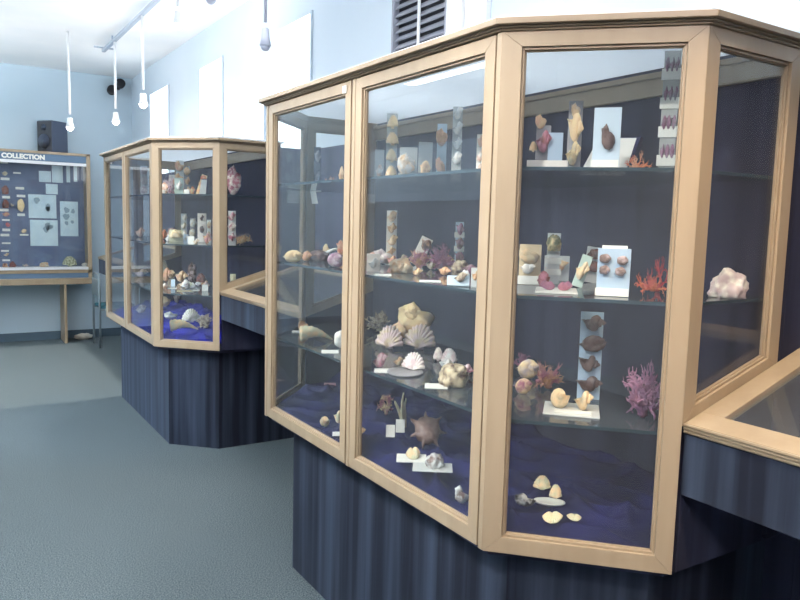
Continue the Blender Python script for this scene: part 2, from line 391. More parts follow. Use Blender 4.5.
lt = bpy.data.objects.new('lettering', me); COL.objects.link(lt); lt.parent = wc; lt.location = inv; lt['label'] = 'white lettering COLLECTION'
# counter under it
ct = empty('counter', (.2, 9.45, 0)); tag(ct, 'pale wooden counter on a panel leg under the wall case', 'counter')
link('worktop', bx(-1.6, 1.40, -.10, .31, .715, .785), M['wood'], ct, bevel=.006)
link('leg', bx(1.06, 1.09, -.06, .30, 0, .714), M['wood'], ct, bevel=.003)
link('leg', bx(-1.3, -1.27, -.06, .30, 0, .714), M['wood'], ct, bevel=.003)
# sheets pinned inside, some pale ones standing in for window reflections
yw = yc+.2185
def sheet(x0, x1, z0, z1, label, marks=0, m='sheet', name='pale_sheet', cat='paper sheet'):
    o = link(name, bx(x0, x1, yw-.003, yw+.001, z0, z1), M[m]); tag(o, label, cat, 'papers pinned in the wall case')
    if marks:
        rnd = random.Random(int(x0*1000+z0*77)); cx, cz = (x0+x1)/2, (z0+z1)/2
        for k in range(marks):
            bm = bmesh.new(); mx = cx+rnd.uniform(-.3,.3)*(x1-x0); mz = cz+rnd.uniform(-.25,.3)*(z1-z0); s = rnd.uniform(.02,.05)
            pts = [(mx+s*math.cos(t)*rnd.uniform(.5,1), yw-.0042, mz+s*math.sin(t)*rnd.uniform(.5,1.3)) for t in [i*2*PI/9 for i in range(9)]]
            hexa(bm, pts, [(a, b+.0015, c) for a, b, c in pts]); link('drawing', bm, M['sheetmark'], o)
    return o
sheet(0.93, 1.23, 1.49, 1.77, 'upper large pale sheet in the middle of the wall case', 3, 'sheet', 'pale_sheet', 'paper sheet')
sheet(0.94, 1.24, 1.16, 1.47, 'lower large pale sheet in the middle of the wall case', 3, 'sheet', 'pale_sheet', 'paper sheet')
sheet(1.27, 1.47, 1.28, 1.7, 'tall pale sheet of four dark specimens at the right', 5, 'sheet', 'pale_sheet', 'paper sheet')
sheet(1.12, 1.25, 1.78, 1.9, 'small square sheet above the two large ones', 0, 'sheet', 'pale_sheet', 'paper sheet')
sheet(1.05, 1.18, 1.92, 2.05, 'left of two window reflections made as sheets at the top of the wall case', 0, 'sheet', 'pale_sheet', 'paper sheet')  # this and the next: window reflections in the pane, built as pale sheets
sheet(1.19, 1.31, 1.92, 2.12, 'right of two window reflections made as sheets at the top of the wall case', 0, 'sheet', 'pale_sheet', 'paper sheet')
sheet(1.35, 1.39, 1.93, 2.13, 'reflection built as narrow strip left of its twin at top right of the wall case', 0, 'sheet', 'pale_sheet', 'paper sheet')  # this and the next: reflected light on the pane, built as strips
sheet(1.43, 1.47, 1.94, 2.13, 'reflection built as narrow strip nearest the right frame of the wall case', 0, 'sheet', 'pale_sheet', 'paper sheet')
sheet(0.65, 0.73, 2.11, 2.14, 'first small label at top left of the wall case', 0, 'paper', 'specimen_label', 'label')
sheet(0.78, 0.86, 2.0, 2.02, 'single small label right of the top left ones', 0, 'paper', 'specimen_label', 'label')
sheet(0.65, 0.74, 1.92, 1.95, 'second small label down the left column', 0, 'paper', 'specimen_label', 'label')
sheet(0.66, 0.74, 1.71, 1.74, 'third label down the left column, under a red shell', 0, 'paper', 'specimen_label', 'label')
sheet(0.8, 0.89, 1.82, 1.85, 'first label in the second column', 0, 'paper', 'specimen_label', 'label')
sheet(0.81, 0.9, 1.73, 1.76, 'label just above the white oval shell', 0, 'paper', 'specimen_label', 'label')
sheet(0.81, 0.89, 1.51, 1.54, 'label just below the white oval shell', 0, 'paper', 'specimen_label', 'label')
sheet(0.63, 0.72, 1.56, 1.59, 'fourth label down the left column', 0, 'paper', 'specimen_label', 'label')
sheet(0.65, 0.73, 1.45, 1.47, 'fifth label down the left column', 0, 'paper', 'specimen_label', 'label')
sheet(0.65, 0.73, 1.33, 1.36, 'sixth label down the left column', 0, 'paper', 'specimen_label', 'label')
sheet(0.83, 0.92, 1.28, 1.3, 'label under the lowest shell of the second column', 0, 'paper', 'specimen_label', 'label')
sheet(0.63, 0.72, 1.27, 1.3, 'seventh label down the left column', 0, 'paper', 'specimen_label', 'label')
sheet(0.64, 0.73, 1.18, 1.2, 'eighth label down the left column', 0, 'paper', 'specimen_label', 'label')
sheet(0.63, 0.71, 1.09, 1.11, 'ninth label down the left column', 0, 'paper', 'specimen_label', 'label')
sheet(0.64, 0.72, 0.98, 1.0, 'lowest label in the left column', 0, 'paper', 'specimen_label', 'label')
def wallshell(kind, x, z, w, h, col, label, rnd):
    m_, rot, nm = specimen_mesh(kind, rnd); finish(m_, w, .03, h, rot)
    o = link(nm, m_, [shellmat(*col), shellmat(col[1], col[1])], None, True); o.location = (x, yw-.018, z); tag(o, label, 'shell', 'shells mounted in the wall case')


# speaker on the wall case
sp = empty('loudspeaker', (1.20, 9.56, 2.2655), R_(-52)); tag(sp, 'black loudspeaker standing on top of the wall case', 'loudspeaker')
link('cabinet_body', bx(-.11,.11,-.12,.12,0,.36), M['speakergrey'], sp, bevel=.008)
link('grille', bx(-.105,.105,-.128,-.1205,.01,.35), M['black'], sp, bevel=.004)
bm = bmesh.new(); lathe(bm, [(.02,0),(.07,.004),(.085,0.008)], 20); bmesh.ops.rotate(bm, verts=bm.verts, matrix=Matrix.Rotation(PI/2,3,'X')); bmesh.ops.translate(bm, verts=bm.verts, vec=(0,-.129,.12)); link('woofer', bm, M['speakergrey'], sp, True)
bm = bmesh.new(); lathe(bm, [(.008,0),(.03,.003),(.036,0.006)], 16); bmesh.ops.rotate(bm, verts=bm.verts, matrix=Matrix.Rotation(PI/2,3,'X')); bmesh.ops.translate(bm, verts=bm.verts, vec=(0,-.129,.28)); link('tweeter', bm, M['speakergrey'], sp, True)
# twin dark spotlights in the corner
sl = empty('twin_spotlight', (1.95, YB, 3.13)); tag(sl, 'pair of black round spotlights high in the far corner', 'spotlight')
link('bracket', bx(-.07,.05,-.07,-.0,-.02,.01), M['black'], sl, bevel=.004)
for dx, dz in ((-.06,-.05),(.04,.04)):
    bm = bmesh.new(); lathe(bm, [(.02,-.05),(.042,-.04),(.056,-.01),(.058,.04),(.052,.045),(.02,.042)], 20)
    bmesh.ops.rotate(bm, verts=bm.verts, matrix=Matrix.Rotation(R_(80),3,'X')); bmesh.ops.translate(bm, verts=bm.verts, vec=(dx,-.11,dz)); link('lamp_head', bm, M['black'], sl, True)

st = link('paper_sticker', bx(D-.003, D, 2.235, 2.262, 1.985, 2.01), M['paper']); tag(st, 'small white sticker on the top rail of the narrow door', 'sticker')
bm = bmesh.new(); hexa(bm, [(0,-.03,0),(0,.03,0),(.012,.03,-.06),(.012,-.03,-.06)], [(.002,-.03,0),(.002,.03,0),(.014,.03,-.06),(.014,-.03,-.06)]); hexa(bm, [(0,-.03,0),(0,.03,0),(.03,.03,0),(.03,-.03,0)], [(0,-.03,-.002),(0,.03,-.002),(.03,.03,-.002),(.03,-.03,-.002)])
st = link('folded_tag', bm, M['paper']); st.location = (1.545, 3.215, 1.69); tag(st, 'folded white tag hanging under the top shelf by the inner post', 'tag')
# ------------------------------------------------------------------ ceiling track and lamps
tr = empty('light_track', (1.5, 5.0, ZC)); tag(tr, 'long grey lighting track running along the ceiling', 'light track')
link('rail', bx(-.018,.018,-4.2,3.05,-.075,-.045), M['track'], tr, bevel=.004)
bm = bmesh.new()
for y in (-3.5,-1.5,.5,2.6): link('hanger', bx(-.008,.008,y-.008,y+.008,-.045,0), M['track'], tr)
link('end_bracket', bx(-.10,.10,2.98,3.0,-.05,-.035), M['track'], tr)
def pendant(x, y, zt, zl, label, lit=True, m='white', s=1.0):
    r = empty('pendant_lamp', (x, y, zt)); tag(r, label, 'lamp', 'pendant lamps on rods'); L_ = zl-zt
    bm = bmesh.new(); tube(bm, [(0,0,0),(0,0,L_+.10)], .012*s, 8); link('rod', bm, M[m], r, True)
    bm = bmesh.new(); lathe(bm, [(.012,.07),(.024,.065),(.028,.02),(.038,-.02),(.035,-.022),(.024,.0)], 18, (0,0,L_)); 
    if s != 1: bmesh.ops.scale(bm, verts=bm.verts, vec=(s,s,1))
    link('lamp_head', bm, M[m], r, True)
    bm = bmesh.new(); bmesh.ops.create_uvsphere(bm, u_segments=14, v_segments=10, radius=.032*s, matrix=Matrix.Translation((0,0,L_-.022))); link('bulb', bm, M['bulb'] if lit else M['lampgrey'], r, True)
    if lit:
        ld = bpy.data.lights.new('lamp_light', 'POINT'); ld.energy = 9; ld.color = (1,.9,.82); ld.shadow_soft_size = .05
        lo = bpy.data.objects.new('lamp_light', ld); COL.objects.link(lo); lo.parent = r; lo.location = (0,0,L_-.12)
pendant(1.5, 7.5, ZC-.075, 2.47, 'lit white pendant lamp in the middle of three above the far cabinet')
pendant(1.5, 6.4, ZC-.075, 2.50, 'lit white pendant lamp nearest the wall windows, right of the far three')
pendant(1.12, 7.7, ZC, 2.40, 'white pendant lamp hanging over the loudspeaker, leftmost of the far three')
pendant(1.5, 5.35, ZC-.075, 2.93, 'short lit lamp close under the ceiling track')
pendant(1.5, 4.62, ZC-.075, 2.93, 'short unlit lamp cut off by the top of the picture', lit=False)
pendant(1.5, 3.72, ZC-.075, 2.48, 'grey unlit pendant lamp hanging in front of the bright wall window', lit=False, m='lampgrey', s=.8)

# ------------------------------------------------------------------ chair beyond the far cabinet, bundle under the counter
ch = empty('tube_chair', (1.77, 9.1, 0), R_(90)); tag(ch, 'grey tubular metal chair with teal seat half hidden by the far cabinet', 'chair')
bm = bmesh.new()
tube(bm, [(-.2,.2,0),(-.2,.2,.78),(-.17,.2,.84),(-.1,.2,.86),(.1,.2,.86),(.17,.2,.84),(.2,.2,.78),(.2,.2,0)], .013, 8); link('back_frame', bm, M['metalgrey'], ch, True)
for s in (-1,1):
    bm = bmesh.new(); tube(bm, [(s*.2,-.2,0),(s*.2,-.2,.43),(s*.2,-.17,.45),(s*.2,.2,.45)], .012, 8); link('leg', bm, M['metalgrey'], ch, True)
link('seat', bx(-.2,.2,-.21,.19,.455,.495), M['teal'], ch, bevel=.015)
link('backrest', bx(-.185,.185,.185,.215,.6,.8), M['metalgrey'], ch, bevel=.01)
bm = bmesh.new(); bmesh.ops.create_icosphere(bm, subdivisions=3, radius=1)
for v_ in bm.verts:
    d = 1+.35*noise.noise(v_.co*2.2); v_.co = Vector((v_.co.x*.10*d, v_.co.y*.06*d, max(0,.035+v_.co.z*.04*d)))
o = link('cloth_bundle', bm, plain('bundle_beige', (196,190,176), .9), smooth=True); o.location = (1.5, 9.62, .0005); tag(o, 'small crumpled pale bundle on the carpet by the counter leg', 'bundle')

# ------------------------------------------------------------------ natural-history specimens
def finish(bm, w, d, h, rot=None, keep=False):
    if rot: bmesh.ops.rotate(bm, verts=bm.verts, matrix=Euler(rot).to_matrix())
    lo = [min(v.co[i] for v in bm.verts) for i in range(3)]; hi = [max(v.co[i] for v in bm.verts) for i in range(3)]
    s = [(t/(hi[i]-lo[i]) if hi[i]-lo[i] > 1e-9 else 1) for i, t in enumerate((w,d,h))]
    for v in bm.verts:
        v.co = Vector(((v.co.x-(lo[0]+hi[0])/2)*s[0], (v.co.y-(lo[1]+hi[1])/2)*s[1], (v.co.z-lo[2])*s[2]))
    return bm
def spiral_shell(rnd, spikes=0, turns=5, k=.105, flare=1.0, tall=1.5):
    """helico-spiral tube of growing rings: a coiled gastropod with a flared lip"""
    bm = bmesh.new(); nt, nr = int(turns*40), 14; rings = []
    tm = turns*2*PI
    for i in range(nt+1):
        th = tm*i/nt; s = math.exp(k*(th-tm))
        lip = max(0, (i/nt-.93)/.07)
        c = Vector((math.cos(th), math.sin(th), 0)); ctr = c*s*.5+Vector((0,0,-tall*s))
        ring = []
        for j in range(nr):
            a = 2*PI*j/nr; rr = s*.56*(1+.55*flare*lip)
            up = math.sin(a); out = math.cos(a)
            b = 1+.045*math.cos(th*11)+.025*math.cos(a*7)
            if spikes and 0 < a < PI*.75: b += spikes*1.15*max(0, math.cos(th*4.5))**3*math.exp(-((a-.75)**2)/.16)
            z = up*rr*(1.25 if up > 0 else 1.9)*b
            ring.append(bm.verts.new(ctr+c*out*rr*b+Vector((0,0,z))))
        rings.append(ring)
    for i in range(nt):
        for j in range(nr): bm.faces.new((rings[i][j], rings[i][(j+1)%nr], rings[i+1][(j+1)%nr], rings[i+1][j]))
    bm.faces.new(rings[0])
    # inner aperture wall, stepped inward
    c = sum((v.co for v in rings[-1]), Vector())/nr
    inn = [bm.verts.new(c+(v.co-c)*.72) for v in rings[-1]]
    deep = bm.verts.new(c+Vector((math.sin(tm)*.25, -math.cos(tm)*.25, 0)))
    for j in range(nr):
        bm.faces.new((rings[-1][j], rings[-1][(j+1)%nr], inn[(j+1)%nr], inn[j])).material_index = 1
        bm.faces.new((inn[j], inn[(j+1)%nr], deep)).material_index = 1
    return bm
def scallop_shell(rnd, ribs=11):
    bm = bmesh.new(); na, nr = 66, 12; top = []; bot = []
    for i in range(na+1):
        a = R_(-82)+R_(164)*i/na; rt, rb = [], []
        edge = 1+.035*math.cos(a*ribs*2.2)+.05*noise.noise(Vector((a*2,rnd.random()*.02,5)))
        for j in range(nr+1):
            r = j/nr*edge; q = j/nr
            dome = .36*math.sin(PI*min(1,q*.95+.05))**.7*(1-.55*q)+.03*q*math.cos(a*ribs*2.2)
            x, y = math.sin(a)*r, math.cos(a)*r
            rt.append(bm.verts.new((x, y, dome+.02))); rb.append(bm.verts.new((x*.985, y*.985, dome*.55-.02)))
        top.append(rt); bot.append(rb)
    for i in range(na):
        for j in range(nr):
            bm.faces.new((top[i][j], top[i+1][j], top[i+1][j+1], top[i][j+1])); bm.faces.new((bot[i][j], bot[i][j+1], bot[i+1][j+1], bot[i+1][j])).material_index = 1
        bm.faces.new((top[i][nr], top[i+1][nr], bot[i+1][nr], bot[i][nr]))
    for i in (0, na):
        for j in range(nr): bm.faces.new((top[i][j], top[i][j+1], bot[i][j+1], bot[i][j]))
    # hinge ears
    box(bm, -.26, .26, -.03, .1, -.01, .07)
    return bm
def coral(rnd, flat=0, fingers=0, fan=0):
    bm = bmesh.new()
    def grow(p, d, r, l, depth):
        n = 4; pts = [p]; rad = [r]; q = p.copy(); dd = d.copy()
        for i in range(n):
            dd = (dd+Vector((rnd.uniform(-.3,.3), rnd.uniform(-.3,.3)*(.25 if fan else 1), rnd.uniform(-.2,.22)))).normalized()
            q = q+dd*l/n; pts.append(q.copy()); rad.append(r*(1-.1*(i+1))*rnd.uniform(.85,1.15))
        rad[-1] *= .9
        tube(bm, pts, rad, 6)
        if depth > 0:
            for b in range(rnd.choice((2,3,4))):
                k = rnd.randint(2, n)
                nd = (dd+Vector((rnd.uniform(-1,1), rnd.uniform(-1,1)*(.2 if fan else 1), rnd.uniform(-.5,.6)))*(1.15)).normalized()
                grow(pts[k], nd, rad[k]*.88, l*.74, depth-1)
    if fingers:
        for k in range(6):
            grow(Vector((rnd.uniform(-.15,.15), rnd.uniform(-.15,.15), 0)), Vector((rnd.uniform(-.3,.3), rnd.uniform(-.2,.2), 1)).normalized(), .12, rnd.uniform(.6,1.3), 0)
    else:
        for k in range(3 if fan else 13 if flat else 8):
            a = rnd.uniform(0, 2*PI); sp = 1.9 if flat else 1.0
            o_ = Vector((rnd.uniform(-.5,.5), rnd.uniform(-.3,.3), .03)) if flat else Vector((0,0,0))
            grow(o_, Vector((math.cos(a)*sp, math.sin(a)*sp*(.15 if fan else 1), .5 if flat else 1)).normalized(), .055 if fan else .05 if flat else .10, .36, 2 if flat else 3)
        tube(bm, [(0,0,-.03),(0,0,.1)], [.16,.1], 8)
    return bm
def rock(rnd):
    bm = bmesh.new(); bmesh.ops.create_icosphere(bm, subdivisions=4, radius=1); o = Vector((rnd.random()*9, rnd.random()*9, 0))
    for v in bm.verts:
        n = v.co.normalized(); v.co = n*(1+.35*noise.noise(n*1.6+o)+.16*noise.noise(n*5+o)+.08*noise.noise(n*11+o))
        v.co.z *= .8
        if v.co.z < -.45: v.co.z = -.45
    return bm
def urchin_body(rnd):
    bm = bmesh.new(); seg, st = 40, 16; rings = []
    for i in range(st+1):
        t = PI*(i/st)*.97+.015*PI; ring = []
        for k in range(seg):
            a = 2*PI*k/seg; r = math.sin(t)*(1+.05*math.cos(5*a)+.02*math.cos(40*a))
            ring.append(bm.verts.new((r*math.cos(a), math.cos(t)*.62*(1 if i < st else .7), r*math.sin(a))))
        rings.append(ring)
    for i in range(st):
        for k in range(seg): bm.faces.new((rings[i][k], rings[i][(k+1)%seg], rings[i+1][(k+1)%seg], rings[i+1][k]))
    bm.faces.new(rings[0][::-1]); bm.faces.new(rings[-1]).material_index = 1
    return bm
def cone_shell(rnd):
    bm = bmesh.new(); prof = []
    for i in range(26):
        q = i/25
        if q < .72: r = .03+.44*(q/.72)**.85
        else: r = .47*(1-(q-.72)/.28)**.9*(1+.08*math.sin(q*70))
        prof.append((max(.006,r), q))
    lathe(bm, prof, 20); return bm
def spiny(rnd):
    bm = bmesh.new(); nu, nv = 64, 20; rings = []
    for j in range(nv+1):
        t = PI*(.02+.96*j/nv); ring = []
        for i in range(nu):
            a = 2*PI*i/nu
            sp = 1+.6*max(0, math.cos(a*7))**6*math.exp(-((t-PI*.52)/.35)**2)
            r = math.sin(t)*sp*(1+.15*noise.noise(Vector((math.cos(a)*2, math.sin(a)*2, t))))
            ring.append(bm.verts.new((r*math.cos(a), r*math.sin(a), math.cos(t)*.62)))
        rings.append(ring)
    for j in range(nv):
        for i in range(nu): bm.faces.new((rings[j][i], rings[j][(i+1)%nu], rings[j+1][(i+1)%nu], rings[j+1][i]))
    bm.faces.new(rings[0]); bm.faces.new(rings[-1][::-1]); return bm
def long_shell(rnd):
    bm = bmesh.new(); pts = []; rad = []
    for i in range(22):
        q = i/21; pts.append((q*2-1, .12*math.sin(q*3), .22*math.sin(q*2.6)+.1*q)); rad.append(.03+.24*q**1.1*(1+.12*math.sin(q*40)))
    rad[-1] *= .7; tube(bm, pts, rad, 12); return bm
def tusk_shell(rnd):
    bm = bmesh.new(); pts = []; rad = []
    for i in range(16):
        q = i/15; pts.append((q*2-1, 0, 1.1*math.sin(q*1.5))); rad.append(.24-.12*q)
    tube(bm, pts, rad, 12); return bm
def specimen_mesh(kind, rnd, up=0, **k):
    if kind == 'conch': return spiral_shell(rnd, 0, tall=rnd.uniform(1.9,2.5)), (R_(rnd.uniform(75,100)), 0, R_(rnd.uniform(20,110))), 'snail_shell'
    if kind == 'conchspike': return spiral_shell(rnd, .55, tall=1.5), (R_(rnd.uniform(55,85)), 0, R_(rnd.uniform(-30,30))), 'knobbed_shell'
    if kind == 'scallop': return scallop_shell(rnd), ((R_(72), 0, R_(rnd.uniform(-20,20))) if up else (R_(-14), R_(rnd.uniform(-8,8)), R_(rnd.uniform(150,210)))), 'bivalve_shell'
    if kind == 'branch': return coral(rnd, k.get('flat',0), k.get('fingers',0)), None, 'branch_coral'
    if kind == 'fan': return coral(rnd, 0, 0, 1), None, 'sea_fan'
    if kind == 'rock': return rock(rnd), (0,0,rnd.uniform(0,6)), 'rough_shell'
    if kind == 'urchin': return urchin_body(rnd), None, 'sea_urchin'
    if kind == 'cone': return cone_shell(rnd), None, 'cone_shell'
    if kind == 'spider': return spiny(rnd), (R_(52), R_(8), .1), 'spiny_shell'
    if kind == 'longshell': return long_shell(rnd), (0,0,R_(200)), 'long_shell'
    if kind == 'tusk': return tusk_shell(rnd), None, 'tusk_shell'
DEPTH = dict(fan=.3, urchin=.7, longshell=.45, tusk=.35)
def free_specimen(kind, rnd, w, h, col, up=0, parent=None, name=None, **k):
    bm, rot, nm = specimen_mesh(kind, rnd, up, **k)
    d = w*DEPTH.get(kind, .8)
    if up: d = min(d, w*.5)
    finish(bm, w, d, h, rot)
    sc_ = .35/max(.02, w)
    return link(name or nm, bm, [shellmat(*col), shellmat(col[1], col[1])], parent, True)
def mounted(parent, kind, rnd, u, v, sw, sh, col, yfront):
    bm, rot, nm = specimen_mesh(kind, rnd, 1 if kind == 'scallop' else 0)
    d = min(sw, sh)*.75
    finish(bm, sw, d, sh, rot)
    for q in bm.verts: q.co += Vector((u, yfront-d*.42, v-sh/2))
    return link(nm, bm, [shellmat(*col), shellmat(col[1], col[1])], parent, True)
GROUPS = {'A': 'near cabinet', 'B': 'far cabinet'}
SHELF = {'0': 'cloth floor', '1': 'top shelf', '2': 'second shelf', '3': 'third shelf'}
def plaque(name, rnd, w, h, bc, sh=(), lab=0, lean=0, roll=0, back=0, foot=True):
    """upright board on a foot, with specimens fixed to its face"""
    t = min(.008, w*.15+.002)
    bm = bmesh.new(); z0 = .003 if roll or lean else .0
    box(bm, -w*.47, w*.47, 0, t, z0, h)
    if foot and not roll and not lean: box(bm, -w*.42, w*.42, t-.001, t+.022, 0, .004)
    o = link(name, bm, boardmat(bc), None, bevel=.0008)
    for (u, v, sw, s_h, k, c1, c2) in sh: mounted(o, k, rnd, u*w, v*h, sw*w, s_h*h, (c1, c2), 0)
    if lab: link('label', bx(-w*.5, w*.45, -.006, -.0005, .001, h*lab), M['paper'], o)
    if back: link('back_card', bx(-w*.36, w*.36, t+.001, t+.006, .0, h*1.06), M['paper'], o)
    return o
